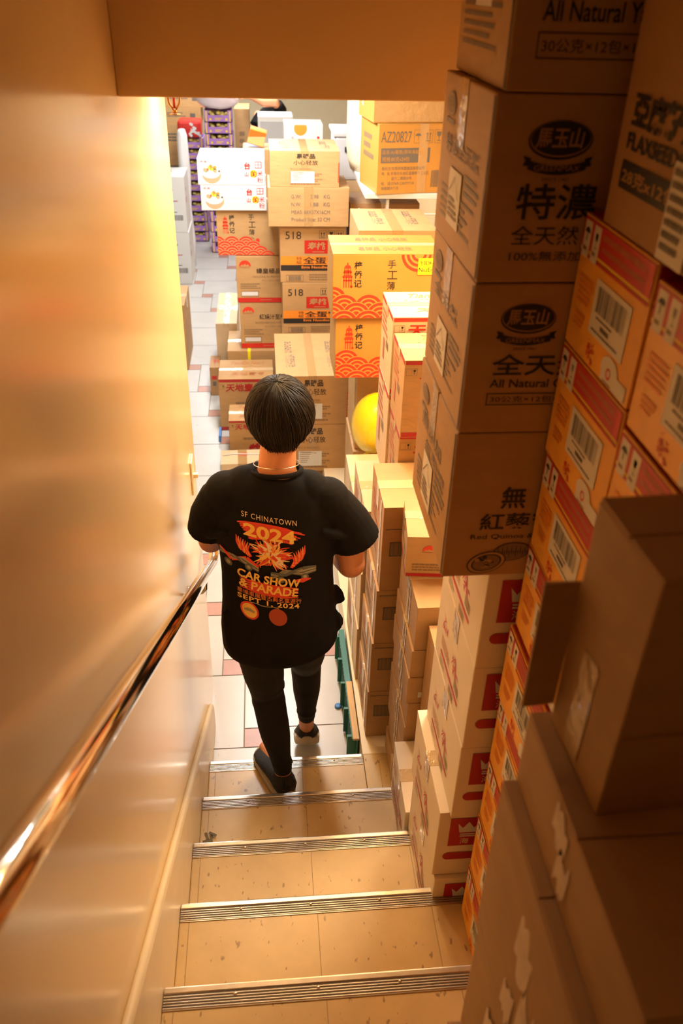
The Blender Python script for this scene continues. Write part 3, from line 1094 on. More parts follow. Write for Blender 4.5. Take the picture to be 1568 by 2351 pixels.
for i, (h, lb) in enumerate(((0.30, 'lower'), (0.27, 'upper'))):
    b = Box(0.655, 3.16, 0.174 + 0.3015 * i, 0.50, 0.48, h, m=CARD_G, seam='x')
    b.tape('x', 0.06, 0.10, TAPE_L)
    b.done('cardboard_carton', lb + ' pale carton under the yellow balloon, mostly hidden', 'carton', 'pale cartons below the balloon')

# --- lidded vinegar drink cartons
def lid_box(x, y, z, w, d, h, label, rot=0.0, prints=True, m=CARD, lid=RED, group=None, cat='carton'):
    b = Box(x, y, z, w, d, h, m=m, seam='x', rot=rot)
    F, L, T = b.front, b.left, b.top
    for f in (F, L):
        f.rect(0, 0, 1, 0.055, lid)
    F.text('天地壹号', 0.125, 0.085, 0.15, lid, 0.66, bold=0.025, shear=0.12)
    F.frame(0.012, 0.10, 0.095, 0.09, FADE, 0.0014)
    icon_glass(F, 0.066, 0.105, 0.035, 0.075, BLACK, False)
    F.rect(0.058, 0.11, 0.002, 0.07, FADE, 2)
    F.lines(0.30, 0.44, 0.50, 0.07, 1, FADE, 1, 0.9)
    rs = random.Random(2)
    for q in range(26):
        a, r_ = rs.uniform(0, 6.28), rs.uniform(0, 1)
        F.disc(0.52 + 0.13 * r_ * math.cos(a), 0.70 + 0.14 * r_ * math.sin(a), rs.uniform(0.005, 0.011), lid, 1 + q * 0.04, None, 8)
    F.rect(0, 0.93, 1, 0.07, lid)
    T.text('天地壹号', 0.22, 0.66, 0.16, FADER, 0.62, shear=0.2)
    T.text('TianDi No.1', 0.22, 0.10, 0.15, FADER, 0.62, shear=0.35)
    for q in range(14):
        T.rect(0.16 + 0.05 * q, 0.36 + 0.05 * math.sin(q * 1.3), 0.03, 0.012, FADER)
    L.lines(0.1, 0.15, 0.6, 0.3, 4, FADER)
    L.rect(0.25, 0.5, 0.12, 0.28, FADER)
    L.rect(0.5, 0.45, 0.2, 0.10, FADE)
    b.tape('x', 0.045, 0.04, TAPE_L)
    return b.done('drink_carton', label, cat, group)


LG = 'lidded drink cartons with red brush writing'
lid_box(0.738, 2.612, 1.0590, 0.42, 0.235, 0.336, 'brown carton with dark red lid edge under another, just behind the grip hole stack', lid=CRIM, group=LG)
lid_box(0.735, 2.585, 1.3965, 0.42, 0.258, 0.295, 'brown carton with dark red lid edge standing in front of the brightly lit one', lid=CRIM, group=LG)
lid_box(0.730, 2.860, 1.0590, 0.42, 0.29, 0.379, 'yellowish carton with red lid edge beneath the brightly lit one, beside the balloon', lid=RED, group=LG, m=CARD_G)
lid_box(0.730, 2.860, 1.4400, 0.42, 0.29, 0.305, 'brightly lit carton with red brush writing, topmost beside the tall dark stack', lid=RED, group=LG, m=CARD_G)
# fill under them
for i, (z0, h, y, d) in enumerate(((0.174, 0.40, 2.625, 0.22), (0.575, 0.404, 2.625, 0.22))):
    b = Box(1.025, 2.625, z0, 0.36, 0.40, h, m=CARD, seam='x')
    b.done('cardboard_carton', ('lower' if i == 0 else 'upper') + ' plain carton hidden behind the pale taped row', 'carton')

# --- green printed carton behind the balloon, wave cartons above it, tinted amber for warm light
b = Box(0.730, 3.93, 0.62, 0.42, 0.40, 0.478, m=CARD, seam='x')
F = b.front
for q, (s, v) in enumerate(((None, 0.06), ('绿', 0.24), (None, 0.42), (None, 0.60))):
    F.rect(0.36, v, 0.18, 0.16, GREEN)
    if s:
        F.text(s, 0.385, v + 0.03, 0.10, CARD, l=3)
F.lines(0.12, 0.78, 0.5, 0.12, 3, FADE)
F.disc(0.25, 0.87, 0.012, GREEN)
b.left.rect(0.8, 0.0, 0.1, 1, TAPE_L)
b.done('cardboard_carton', 'tan carton with green characters behind the yellow balloon')
for i, (z0, h, lb) in enumerate(((0.0, 0.30, 'lower'), (0.3015, 0.317, 'upper'))):
    b = Box(0.72, 3.90, 0.174 if i == 0 else 0.4, 0.45, 0.42, 0.224 if i == 0 else 0.218, m=CARD, seam='x')
    b.done('cardboard_carton', lb + ' brown carton beneath the green printed one, in shadow', 'carton')


def wave_box(x, y, z, w, d, h, label, rot=0.0, m=CARD_O, sticker=False, zq=('梓', '侨', '记'), group='cartons with red wave print and pagoda'):
    b = Box(x, y, z, w, d, h, m=m, seam='x', rot=rot)
    F, T = b.front, b.top
    waves(F, REDB, m, lambda u: 0.50 + 0.16 * min(1, u * 3.2) if u < 0.42 else 0.62 + (u - 0.42) * 0.75, F.w * 0.125)
    if sticker:
        for q, rr in enumerate((0.16, 0.135, 0.115, 0.09, 0.07, 0.045)):
            F.disc(0.78, 0.0, rr * F.w, REDB if q % 2 == 0 else m, 1 + q * 0.2)
    pagoda(F, 0.085, 0.13, 0.10, 0.38, REDB)
    for q, s in enumerate(zq):
        F.text(s, 0.195, 0.11 + 0.14 * q, 0.12, BLACK, bold=0.015)
    for q, s in enumerate('手工薄牛耳'):
        F.text(s, 0.50, 0.09 + 0.165 * q, 0.125, BLACK)
    F.disc(0.635, 0.66, 0.014, REDB, 8)
    T.text('易碎品 小心轻放', 0.24, 0.66, 0.17, FADE, 0.5)
    T.text('易碎品 小心轻放', 0.24, 0.16, 0.17, FADE, 0.5)
    if sticker:
        b.sticker(F, 0.775, 0.06, 0.225, 0.25, LEMON, 'price_sticker', 'bright yellow sticker with black writing', l=9, deco=lambda f: (f.text('牛耳饼', 0.06, 0.16, 0.26, BLACK, 0.48), f.text('NiuErBin', 0.04, 0.56, 0.26, BLACK, 0.86)))
    b.tape('x', 0.045, 0.03, TAPE_L)
    return b.done('cookie_carton', label, 'carton', group)


wave_box(0.600, 3.78, 1.105, 0.49, 0.30, 0.312, 'red wave carton tinted amber for warm light, lower of the two above the green printed carton', rot=0.01)
wave_box(0.580, 3.76, 1.4185, 0.51, 0.33, 0.305, 'red wave carton tinted amber for warm light, with a yellow sticker, upper of the pair', rot=0.0, sticker=True)

# ================================================================== yellow balloon
YB = mat('balloon_yellow', (0.90, 0.68, 0.01), 0.25, spec=0.6)
bl = Mesh()
bc = Vector((0.822, 3.792, 0.850))
R_ = []
for k in range(15):
    t = math.pi * k / 14
    zz = math.cos(t)
    r = max(0.004, math.sin(t) * 0.135 * (1 - 0.10 * (1 - zz) / 2))
    ax = Vector((0.22, 0.05, 0.97)).normalized()
    c = bc + ax * (0.158 * zz if zz > 0 else 0.170 * zz)
    u = ax.orthogonal().normalized()
    R_.append((c, u * r, ax.cross(u) * r))
bl.rings(R_[::-1], YB, 28)
bo = bl.build('balloon')
tag(bo, 'round yellow balloon caught between the cartons beside the aisle', 'balloon')
M = Mesh()
e = bc - ax * 0.170
M.rings([(e + ax * 0.004, u * 0.006, ax.cross(u) * 0.006), (e - ax * 0.006, u * 0.005, ax.cross(u) * 0.005), (e - ax * 0.020, u * 0.017, ax.cross(u) * 0.017), (e - ax * 0.023, u * 0.015, ax.cross(u) * 0.015)], YB, 14)
M.build('knot', bo)

# ================================================================== left hand side of the aisle stacks
FR = 'fragile cookie cartons with red edge print'


def fragile_box(x, y, z, w, d, h, label, rot=0.0, m=CARD, lab=True):
    b = Box(x, y, z, w, d, h, m=m, seam='y', rot=rot)
    F, T = b.front, b.top
    F.text('易碎品', 0.38, 0.07, 0.14, BLACK, 0.27, bold=0.03)
    F.text('小心轻放', 0.34, 0.25, 0.13, BLACK, 0.35, bold=0.004)
    F.text('手工牛耳饼(糕点)', 0.29, 0.46, 0.06, FADE, 0.32)
    F.lines(0.29, 0.56, 0.48, 0.30, 6, FADE)
    F.lines(0.29, 0.89, 0.5, 0.04, 1, FADE, 1, 0.9)
    T.text('易碎品\n小心轻放', 0.14, 0.20, 0.60, GREY, 0.14)
    T.text('易碎品\n小心轻放', 0.74, 0.20, 0.60, GREY, 0.14)
    for q in range(9):
        b.right.disc(0.02 + 0.02 * (q % 2), 0.35 + 0.06 * q, 0.012, REDB, 1 + q * 0.1, None, 10)
        F.disc(0.995, 0.35 + 0.06 * q, 0.007, REDB, 1 + q * 0.1, None, 10)
    b.tape('y', 0.05, h * 0.5, TAPE)
    if lab:
        b.sticker(F, 0.30, 0.56, 0.34, 0.32, WHITE, 'paper_label', 'white paper label', l=3, deco=lambda f: (f.lines(0.06, 0.05, 0.5, 0.8, 6, FADE, 1, 0.3), f.text('NiuErBing', 0.16, 0.06, 0.09, FADE, 0.6)))
    return b.done('cookie_carton', label, 'carton', FR)


b = Box(0.40, 4.60, 0.002, 0.30, 0.55, 0.152, m=CARD_D, seam='x')
b.done('cardboard_carton', 'low brown carton in shadow under the fragile cartons beside the walker')
fragile_box(0.318, 4.50, 0.1555, 0.43, 0.70, 0.327, 'tan fragile carton with white label, lower of the two behind the walker')
fragile_box(0.318, 4.50, 0.4840, 0.43, 0.70, 0.318, 'tan fragile carton with bright bare top, just behind the head of the walker')

NO = 'egg noodle cartons'


def noodle_box(x, y, z, w, d, h, label):
    b = Box(x, y, z, w, d, h, m=CARD, seam='x')
    F = b.front
    F.text('518', 0.085, 0.115, 0.13, BLACK, 0.24)
    for k in (0.60, 0.73, 0.86):
        icon_arrows(F, k, 0.10, 0.11, 0.13, BLACK) if k != 0.73 else icon_glass(F, k, 0.10, 0.11, 0.13, BLACK)
    F.rect(0.375, 0.265, 0.36, 0.225, RED)
    F.text('寿桃', 0.42, 0.295, 0.13, CARD, 0.28, bold=0.02, l=3, shear=0.1)
    F.lines(0.5, 0.455, 0.2, 0.022, 1, CARD, 3)
    F.rect(0.0, 0.535, 1.0, 0.155, ORANGE)
    F.text('全蛋麵', 0.35, 0.55, 0.125, BLACK, 0.55, bold=0.02)
    F.text('特\n級', 0.25, 0.55, 0.125, BLACK, 0.085)
    F.rect(0.0, 0.69, 1.0, 0.10, BLACK)
    F.text('Eggs Noodles', 0.33, 0.705, 0.06, ORANGE, 0.42, bold=0.02, l=3)
    F.frame(0.09, 0.865, 0.27, 0.115, FADE, 0.003)
    F.bars(0.13, 0.88, 0.19, 0.085, GREY, 18)
    F.lines(0.45, 0.85, 0.45, 0.13, 3, FADE)
    b.tape('x', 0.055, 0.05, TAPE_L)
    return b.done('noodle_carton', label, 'carton', NO)


for i, (z0, h) in enumerate(((0.002, 0.34), (0.3435, 0.346))):
    b = Box(0.38, 5.50, z0, 0.44, 0.33, h, m=CARD, seam='x')
    b.done('cardboard_carton', ('lower' if i == 0 else 'upper') + ' plain brown carton hidden beneath the noodle cartons', 'carton')
noodle_box(0.384, 5.49, 0.6915, 0.43, 0.345, 0.356, 'amber 518 noodle carton with orange band, lower of the pair')
noodle_box(0.372, 5.50, 1.0490, 0.43, 0.335, 0.380, 'amber 518 noodle carton with orange band, upper of the pair')
b = Box(0.300, 5.44, 1.4305, 0.515, 0.405, 0.238, m=CARD, seam='x')
F = b.front
for q, s in enumerate(('G.W:', 'N.W:')):
    F.text(s, 0.285, 0.17 + 0.20 * q, 0.10, GREY, 0.12)
    F.text(('2.98', '1.88')[q], 0.52, 0.17 + 0.20 * q, 0.10, GREY, 0.10)
    F.text('KG', 0.685, 0.17 + 0.20 * q, 0.10, GREY, 0.075)
F.text('MEAS: 68X37X16CM', 0.285, 0.57, 0.10, GREY, 0.48)
F.text('Product Size: 32 CM', 0.285, 0.76, 0.10, GREY, 0.48)
b.tape('y', 0.06, 0.236, TAPE)
b.done('cardboard_carton', 'flat tan carton printed with weights and measures, above the noodle cartons')
fragile_box(0.315, 5.45, 1.6700, 0.435, 0.45, 0.212, 'tan fragile carton at the very top of the stack, lid brightly lit', m=CARD)

# abalone cartons, wave carton and white noodle boxes on the left
b = Box(-0.025, 5.80, 0.002, 0.37, 0.42, 0.440, m=CARD, seam='x')
b.left.lines(0.1, 0.1, 0.5, 0.3, 4, FADE)
b.tape('x', 0.06, 0.08, TAPE_L)
b.done('cardboard_carton', 'plain tan carton under the red striped cartons, behind the vinegar drink cartons')
AB = 'cartons with a red half sun and red stripe'
for i, (z0, lb, s1, s2) in enumerate(((0.4435, 'lower', '紅燒汁至尊鮑魚', 'BRAISED ABALONE IN PREMIUM SAUCE'), (0.7920, 'upper', '蠔皇極品鮑魚', 'ABALONE IN PREMIUM OYSTER'))):
    b = Box(0.078 - 0.012 * i, 5.85, z0, 0.33, 0.38, 0.346 if i == 0 else 0.330, m=CARD, seam='x')
    F = b.front
    sunmark(F, 0.19, 0.20, 0.042)
    F.text(s1, 0.43, 0.24, 0.115, BLACK, 0.80, bold=0.01)
    F.text(s2, 0.34, 0.405, 0.04, FADE, 0.9)
    F.text('4 x 1.132 x 1 PACK', 0.55, 0.485, 0.04, FADE, 0.42)
    F.lines(0.08, 0.57, 0.5, 0.14, 3, FADE)
    F.frame(0.09, 0.735, 0.38, 0.13, FADE, 0.003)
    F.rect(0.10, 0.755, 0.35, 0.085, WHITE)
    F.rect(0, 0.885, 1, 0.115, RED)
    F.lines(0.5, 0.925, 0.35, 0.035, 1, FADER, 2)
    b.left.rect(0, 0.885, 1, 0.115, RED)
    b.tape('x', 0.05, 0.05, TAPE_L)
    b.done('seafood_carton', 'tan carton with red half sun and red bottom stripe, %s of the pair' % lb, 'carton', AB)
wave_box(-0.055, 5.88, 1.1240, 0.44, 0.38, 0.310, 'tan carton with red waves and pagoda under the white noodle boxes', m=CARD)


def rice_box(x, y, z, w, d, h, label):
    b = Box(x, y, z, w, d, h, m=WHITE, seam='x')
    F, T = b.front, b.top
    F.text('赤 崖', 0.045, 0.08, 0.07, RED, 0.10)
    F.lines(0.20, 0.08, 0.36, 0.16, 2, mat('print_mint', (0.62, 0.74, 0.62), 0.5))
    # bowl of noodles
    F.disc(0.21, 0.60, 0.062, mat('print_bowl', (0.72, 0.33, 0.18), 0.5), 1, 0.055)
    F.disc(0.20, 0.52, 0.062, WHITE, 2, 0.038)
    rs = random.Random(9)
    for q in range(26):
        a, r_ = rs.uniform(3.3, 6.1), rs.uniform(0.5, 1.0)
        F.disc(0.20 + 0.125 * r_ * math.cos(a), 0.52 + 0.24 * r_ * math.sin(a), rs.uniform(0.006, 0.014), (ORANGE, YELLOW, GREEN, mat('print_bowl', (0, 0, 0)), FADER, GREY)[q % 6], 3 + q * 0.05, None, 10)
    F.text('台', 0.695, 0.13, 0.27, RED, bold=0.03)
    F.text('山', 0.70, 0.50, 0.17, RED, bold=0.02)
    F.disc(0.83, 0.56, 0.024, YELLOW, 1)
    F.text('的', 0.795, 0.44, 0.24, RED, bold=0.02)
    F.rect(0.855, 0.10, 0.10, 0.25, RED)
    F.rect(0.862, 0.125, 0.037, 0.09, WHITE, 2)
    F.rect(0.907, 0.125, 0.037, 0.09, WHITE, 2)
    F.rect(0.862, 0.235, 0.037, 0.09, WHITE, 2)
    F.rect(0.907, 0.235, 0.037, 0.09, WHITE, 2)
    F.text('米\n粉', 0.885, 0.43, 0.48, RED, 0.085)
    F.lines(0.44, 0.62, 0.12, 0.2, 2, mat('print_mint', (0.6, 0.74, 0.6), 0.5))
    T.lines(0.7, 0.7, 0.25, 0.2, 2, FADER)
    F.rect(0.40, 0.46, 0.24, 0.05, mat('handle_slot', (0.68, 0.66, 0.62), 0.5), 1)
    return b.done('noodle_box', label, 'box', 'white rice noodle gift boxes')


rice_box(-0.148, 5.85, 1.4355, 0.44, 0.40, 0.163, 'white rice noodle box with red writing, lower of the two')
rice_box(-0.160, 5.85, 1.6000, 0.445, 0.40, 0.165, 'white rice noodle box with red writing, upper of the two')

# vinegar cartons on the floor in front
lid_box(-0.078, 5.38, 0.002, 0.385, 0.35, 0.400, 'tan carton with dark red lid edge standing farther along the floor aisle', lid=CRIM, group=LG)
lid_box(0.000, 4.96, 0.002, 0.31, 0.25, 0.285, 'tan carton with dark red lid edge partly behind the left shoulder of the walker', lid=CRIM, group=LG)
b = Box(-0.050, 4.70, 0.002, 0.28, 0.19, 0.10, m=CARD_G, seam='y', rot=0.03)
b.tape('y', 0.06, 0.05, TAPE)
b.top.text('牌', 0.42, 0.2, 0.3, REDB)
o = b.done('cardboard_carton', 'low pale carton with a white strap, on the floor behind the left shoulder')
M = Mesh()
M.tube([(-0.13, 0.02, 0.1025), (-0.05, 0.035, 0.1045), (0.06, 0.025, 0.1035), (0.13, 0.02, 0.1025)], 0.004, WHITE, 8)
M.build('strap', o)

for x, y, z, w, d, h, lb, m, tp in ((-0.128, 6.25, 0.155, 0.165, 0.75, 0.335, 'tall pale carton with crinkled tape on top, leaning at the aisle edge', CARD_G, True),
                                   (-0.085, 6.235, 0.002, 0.14, 0.29, 0.150, 'small dark carton on the floor under the crinkled tape carton', CARD_D, False),
                                   (-0.178, 5.98, 0.002, 0.075, 0.24, 0.235, 'narrow brown carton standing lowest at the aisle edge', CARD_D, False)):
    b = Box(x, y, z, w, d, h, m=m, seam='x' if tp else 'y')
    if tp:
        b.tape('x', 0.12, 0.03, TAPE_L)
        b.tape('y', 0.05, 0.03, TAPE_L)
    else:
        b.top.text('記', 0.3, 0.3, 0.3, REDB)
        b.front.rect(0.2, 0.3, 0.5, 0.12, RED)
        b.front.rect(0.25, 0.5, 0.35, 0.15, GREY)
    b.done('cardboard_carton', lb)
b = Box(-0.085, 6.54, 0.002, 0.14, 0.42, 0.151, m=CARD_D, seam='x')
b.done('cardboard_carton', 'small brown carton hidden under the far end of the crinkled tape carton')

# blue strip and yellow strap seen between the cartons
M = Mesh()
M.box((-0.088, 5.20, 0.0005), (-0.072, 5.34, 0.05), BLUE, 0.003)
tag(M.build('plastic_strip'), 'blue plastic strip on the floor beside the vinegar drink cartons', 'strip')
M = Mesh()
M.box((0.125, 5.785, 0.30), (0.147, 5.798, 0.4435), LEMON, 0.002)
M.box((0.125, 5.785, 0.4425), (0.147, 5.846, 0.4455), LEMON, 0.001)
tag(M.build('packing_strap'), 'yellow strap hanging over the tan carton edge', 'strap')

# ================================================================== shelf with the amber carton
WIRE = mat('white_wire', (0.78, 0.76, 0.70), 0.35, metal=0.2)
sh = link('wire_shelf', None, None, (1.30, 5.5, 0.0))
tag(sh, 'white wire shelf unit behind the amber tinted cartons, by the right wall', 'shelf')
for px, py in ((-0.29, -0.42), (0.46, -0.42), (-0.29, 0.46), (0.46, 0.46)):
    M = Mesh()
    M.tube([(px, py, 0.002), (px, py, 1.689)], 0.011, WIRE, 10)
    M.build('post', sh)
M = Mesh()
M.box((-0.43, -0.46, 1.690), (0.46, 0.46, 1.722), WHITE, 0.004)
M.build('board', sh)
for zz in (1.60, 1.24):
    M = Mesh()
    for q in range(18):
        M.tube([(-0.47 + q * 0.0547, -0.44, zz), (-0.47 + q * 0.0547, 0.47, zz)], 0.003, WIRE, 6)
    for yy in (-0.43, 0.0, 0.46):
        M.tube([(-0.47, yy, zz - 0.005), (0.48, yy, zz - 0.005)], 0.005, WIRE, 6)
    if zz == 1.60:
        M = Mesh()
        M.tube([(-0.45, -0.44, zz), (0.48, -0.44, zz)], 0.005, WIRE, 8)
        M.tube([(-0.45, -0.44, zz), (-0.465, -0.44, zz + 0.03)], 0.005, WIRE, 8)
    M.build('wire_deck' if zz < 1.5 else 'front_rail', sh)

b = Box(0.93, 5.00, 1.7235, 0.50, 0.38, 0.375, m=CARD_O, seam='x', rot=0.16)
F = b.front
F.text('AZ20827', 0.03, 0.10, 0.155, GREY, 0.36)
for q, fn in enumerate((icon_umbrella, icon_arrows, icon_glass)):
    fn(F, 0.42 + 0.125 * q, 0.08, 0.10, 0.19, GREY)
F.rect(0.035, 0.335, 0.59, 0.21, GREY)
F.text('品名:Aji薯脆(原味海盐味)', 0.05, 0.36, 0.07, CARD_O, 0.50, l=3)
F.text('规格:80克x24包', 0.05, 0.455, 0.07, CARD_O, 0.33, l=3)
for q, s in enumerate(('委托方:东莞市味盟食品有限公司', '地   址:东莞市东城区温塘亭下工业区', '         温竹二横路20号', '电   话:0769-23077718', '保质期:9个月')):
    F.text(s.strip(), 0.05 if not s.startswith('  ') else 0.17, 0.60 + 0.072 * q, 0.052, GREY, (0.52, 0.58, 0.25, 0.40, 0.21)[q])
F.bars(0.66, 0.66, 0.2, 0.25, GREY, 20)
b.tape('y', 0.055, 0.37, TAPE, 0.02)
b.left.lines(0.2, 0.2, 0.6, 0.4, 3, FADE)
b.done('snack_carton', 'amber carton printed AZ20827 with handling icons, standing on the shelf')
b = Box(0.90, 5.03, 2.1000, 0.50, 0.36, 0.30, m=CARD_O, seam='x', rot=0.13)
b.front.rect(0, 0.62, 1, 0.36, TAPE)
b.left.rect(0.2, 0.2, 0.15, 0.6, TAPE_L)
b.tape('x', 0.06, 0.06, TAPE_L)
b.done('snack_carton', 'amber carton with wide shiny tape on top of the AZ20827 one, under the header')
SACK = mat('sack_cream', (0.78, 0.70, 0.48), 0.4, var=0.06, bump=0.3, bscale=10)
M = Mesh()
R_ = []
for k in range(11):
    t = k / 10
    rr = 0.20 * (1 - 0.35 * abs(2 * t - 1) ** 3)
    R_.append(((0.945 + 0.02 * math.sin(t * 3), 5.78, 1.724 + t * 0.60), (rr * 0.72, 0, 0), (0, rr * 0.95, 0)))
M.rings(R_, SACK, 22)
tag(M.build('wrapped_sack'), 'cream plastic wrapped sack standing on the shelf left of the amber cartons', 'sack')

b = Box(0.775, 4.47, 1.350, 0.42, 0.50, 0.300, m=CARD, seam='y')
b.top.text('易碎品\n小心轻放', 0.22, 0.12, 0.6, GREY, 0.15)
b.top.text('易碎品\n小心轻放', 0.68, 0.12, 0.6, GREY, 0.15)
for q in range(7):
    b.left.disc(0.93 - 0.02 * (q % 2), 0.3 + 0.09 * q, 0.012, REDB, 1 + 0.1 * q, None, 10)
b.tape('y', 0.06, 0.06, TAPE)
b.done('cookie_carton', 'tan carton with taped lid and small black writing behind the amber tinted wave cartons')
for i in range(3):
    b = Box(0.80, 4.48, 0.002 if i == 0 else 0.174 + 0.3925 * (i - 1) + 0.39, 0.42, 0.48, 0.39, m=CARD, seam='x') if i else Box(0.80, 4.48, 0.174, 0.42, 0.48, 0.389, m=CARD, seam='x')
    b.done('cardboard_carton', ('lowest', 'second', 'third')[i] + ' plain carton hidden under the taped lid carton')
b = Box(0.835, 5.56, 1.2500, 0.46, 0.33, 0.300, m=CARD_D, seam='x')
b.tape('y', 0.05, 0.05, TAPE_L)
b.done('cardboard_carton', 'brown carton on the lower wire deck below the amber carton')

BIN = mat('storage_bin_white', (0.62, 0.64, 0.68), 0.35)
bn = Mesh()
bn.box((0.79, 6.30, 1.55), (1.20, 6.70, 1.84), BIN, 0.02)
o = bn.build('storage_bin')
tag(o, 'white plastic storage bin with dark latch, left of the shelf', 'bin')
M = Mesh()
M.box((0.775, 6.285, 1.8405), (1.215, 6.715, 1.868), BIN, 0.008)
M.build('lid', o)
M = Mesh()
M.box((0.86, 6.280, 1.74), (1.02, 6.299, 1.775), BLACK, 0.004)
M.build('latch', o)
b = Box(0.80, 6.32, 0.002, 0.42, 0.40, 0.775, m=CARD_G, seam='x')
b.done('cardboard_carton', 'tall pale carton on the floor under the storage bin')
b = Box(0.80, 6.31, 0.7785, 0.42, 0.40, 0.770, m=CARD_G, seam='x')
b.done('cardboard_carton', 'tall pale carton directly beneath the storage bin')

# ================================================================== back of the shop
PURP = mat('tray_purple', (0.40, 0.20, 0.60), 0.45)
SNACK = mat('snack_gold', (0.92, 0.66, 0.18), 0.5, var=0.3, scale=60)


def tray():
    w, d, h = 0.30, 0.30, 0.118
    M = Mesh()
    M.box((-w / 2, -d / 2, 0), (w / 2, d / 2, 0.008), PURP)
    M.box((-w / 2, -d / 2, 0), (w / 2, -d / 2 + 0.006, 0.072), PURP)
    M.box((-w / 2, d / 2 - 0.006, 0), (w / 2, d / 2, h), PURP)
    for s in (-1, 1):
        xa, xb = sorted((s * w / 2, s * (w / 2 - 0.006)))
        M.box((xa, -d / 2, 0), (xb, d / 2, h), PURP)
        xa, xb = sorted((s * w / 2, s * (w / 2 - 0.045)))
        M.box((xa, -d / 2 - 0.001, 0.04), (xb, -d / 2 + 0.005, h), PURP)
    f = Face(M, (-w / 2, -d / 2 - 0.001, h), (1, 0, 0), (0, 0, -1), w, h)
    f.N = Vector((0, -1, 0))
    for q in range(7):
        f.disc(0.07, 0.1 + 0.13 * q, 0.008, YELLOW, 2, None, 10)
        f.disc(0.93, 0.1 + 0.13 * q, 0.008, YELLOW, 2, None, 10)
    f.disc(0.22, 0.75, 0.013, YELLOW, 2, None, 12)
    f.disc(0.80, 0.75, 0.013, YELLOW, 2, None, 12)
    f.lines(0.38, 0.62, 0.3, 0.25, 2, YELLOW, 2)
    o = M.build('display_tray')
    S = Mesh()
    rs = random.Random(8)
    for q in range(22):
        S.ball((rs.uniform(-0.12, 0.12), rs.uniform(-0.12, 0.12), rs.uniform(0.062, 0.088)), (0.026, 0.02, 0.018), SNACK, 8)
    s = S.build('snack_packs', o)
    s['kind'] = 'stuff'
    return o


t0 = tray()
tag(t0, 'purple and yellow snack tray, lowest of the right hand tray tower', 'tray', 'purple snack display trays')
t0.location = (-0.20, 10.16, 0.002)
nth = ['lowest', 'second lowest', 'third lowest', 'fourth lowest', 'fifth lowest', 'middle', 'sixth from the top', 'fifth from the top', 'fourth from the top', 'third from the top', 'second from the top', 'topmost']
for i in range(1, 13):
    dup(t0, 0.004 * math.sin(i * 2.1), 0, 0.1185 * i, 'purple and yellow snack tray, %s of the right hand tray tower' % (nth[i] if i < 12 else 'bag covered top one'))
for i in range(10):
    dup(t0, -0.36 + 0.004 * math.sin(i * 1.7), 0.50, 0.1185 * i, 'purple and yellow snack tray, %s of the left hand tray tower' % ('lowest', 'second lowest', 'third lowest', 'fourth lowest', 'fifth lowest', 'fifth from the top', 'fourth from the top', 'third from the top', 'second from the top', 'topmost')[i])

BAGM = mat('clear_plastic_bag', (0.80, 0.70, 0.78), 0.18, bump=0.6, bscale=14)


def lump(name, c, r, m, seed, label, cat, n=20):
    bm = bmesh.new()
    bmesh.ops.create_icosphere(bm, subdivisions=3, radius=1)
    rs = random.Random(seed)
    ds = [(Vector((rs.uniform(-1, 1), rs.uniform(-1, 1), rs.uniform(-1, 1))).normalized(), rs.uniform(-0.22, 0.22)) for _ in range(n)]
    for v in bm.verts:
        d = v.co.normalized()
        k = 1 + sum(a * max(0, d.dot(u)) ** 6 for u, a in ds)
        v.co = Vector((d.x * r[0], d.y * r[1], max(-0.8, d.z) * r[2])) * k
        v.co.z = max(v.co.z, -0.8 * r[2])
    M = Mesh()
    M.bm(bm, m, Matrix.Translation(c), True)
    o = M.build(name)
    return tag(o, label, cat)


lump('plastic_bag', (-0.19, 10.17, 1.655), (0.25, 0.20, 0.125), BAGM, 3, 'pinkish clear plastic bag lying on the right hand tray tower', 'bag')
M = Mesh()
M.box((-0.70, 10.50, 1.189), (-0.42, 10.80, 1.37), RED, 0.03, 0.01)
f = Face(M, (-0.70, 10.499, 1.37), (1, 0, 0), (0, 0, -1), 0.28, 0.18)
f.N = Vector((0, -1, 0))
for q in range(14):
    rs = random.Random(q)
    f.disc(0.45 + 0.5 * rs.random(), 0.1 + 0.8 * rs.random(), 0.016, WHITE, 2 + q * 0.1, None, 10)
tag(M.build('gift_bag'), 'red bag with white blossom print on the left hand tray tower', 'bag')
WRAP = mat('white_wrap', (0.80, 0.81, 0.85), 0.25, bump=0.4, bscale=8)
M = Mesh()
M.rings([((-0.56, 9.5, 0.002), (0.055, 0, 0), (0, 0.10, 0)), ((-0.555, 9.5, 0.3), (0.06, 0, 0), (0, 0.105, 0)), ((-0.565, 9.5, 0.62), (0.05, 0, 0), (0, 0.10, 0)), ((-0.56, 9.5, 1.0), (0.062, 0, 0), (0, 0.105, 0)), ((-0.565, 9.5, 1.36), (0.055, 0, 0), (0, 0.10, 0)), ((-0.565, 9.5, 1.42), (0.035, 0, 0), (0, 0.07, 0))], WRAP, 18)
tag(M.build('wrapped_roll'), 'tall white plastic wrapped roll standing before the left tray tower', 'roll')

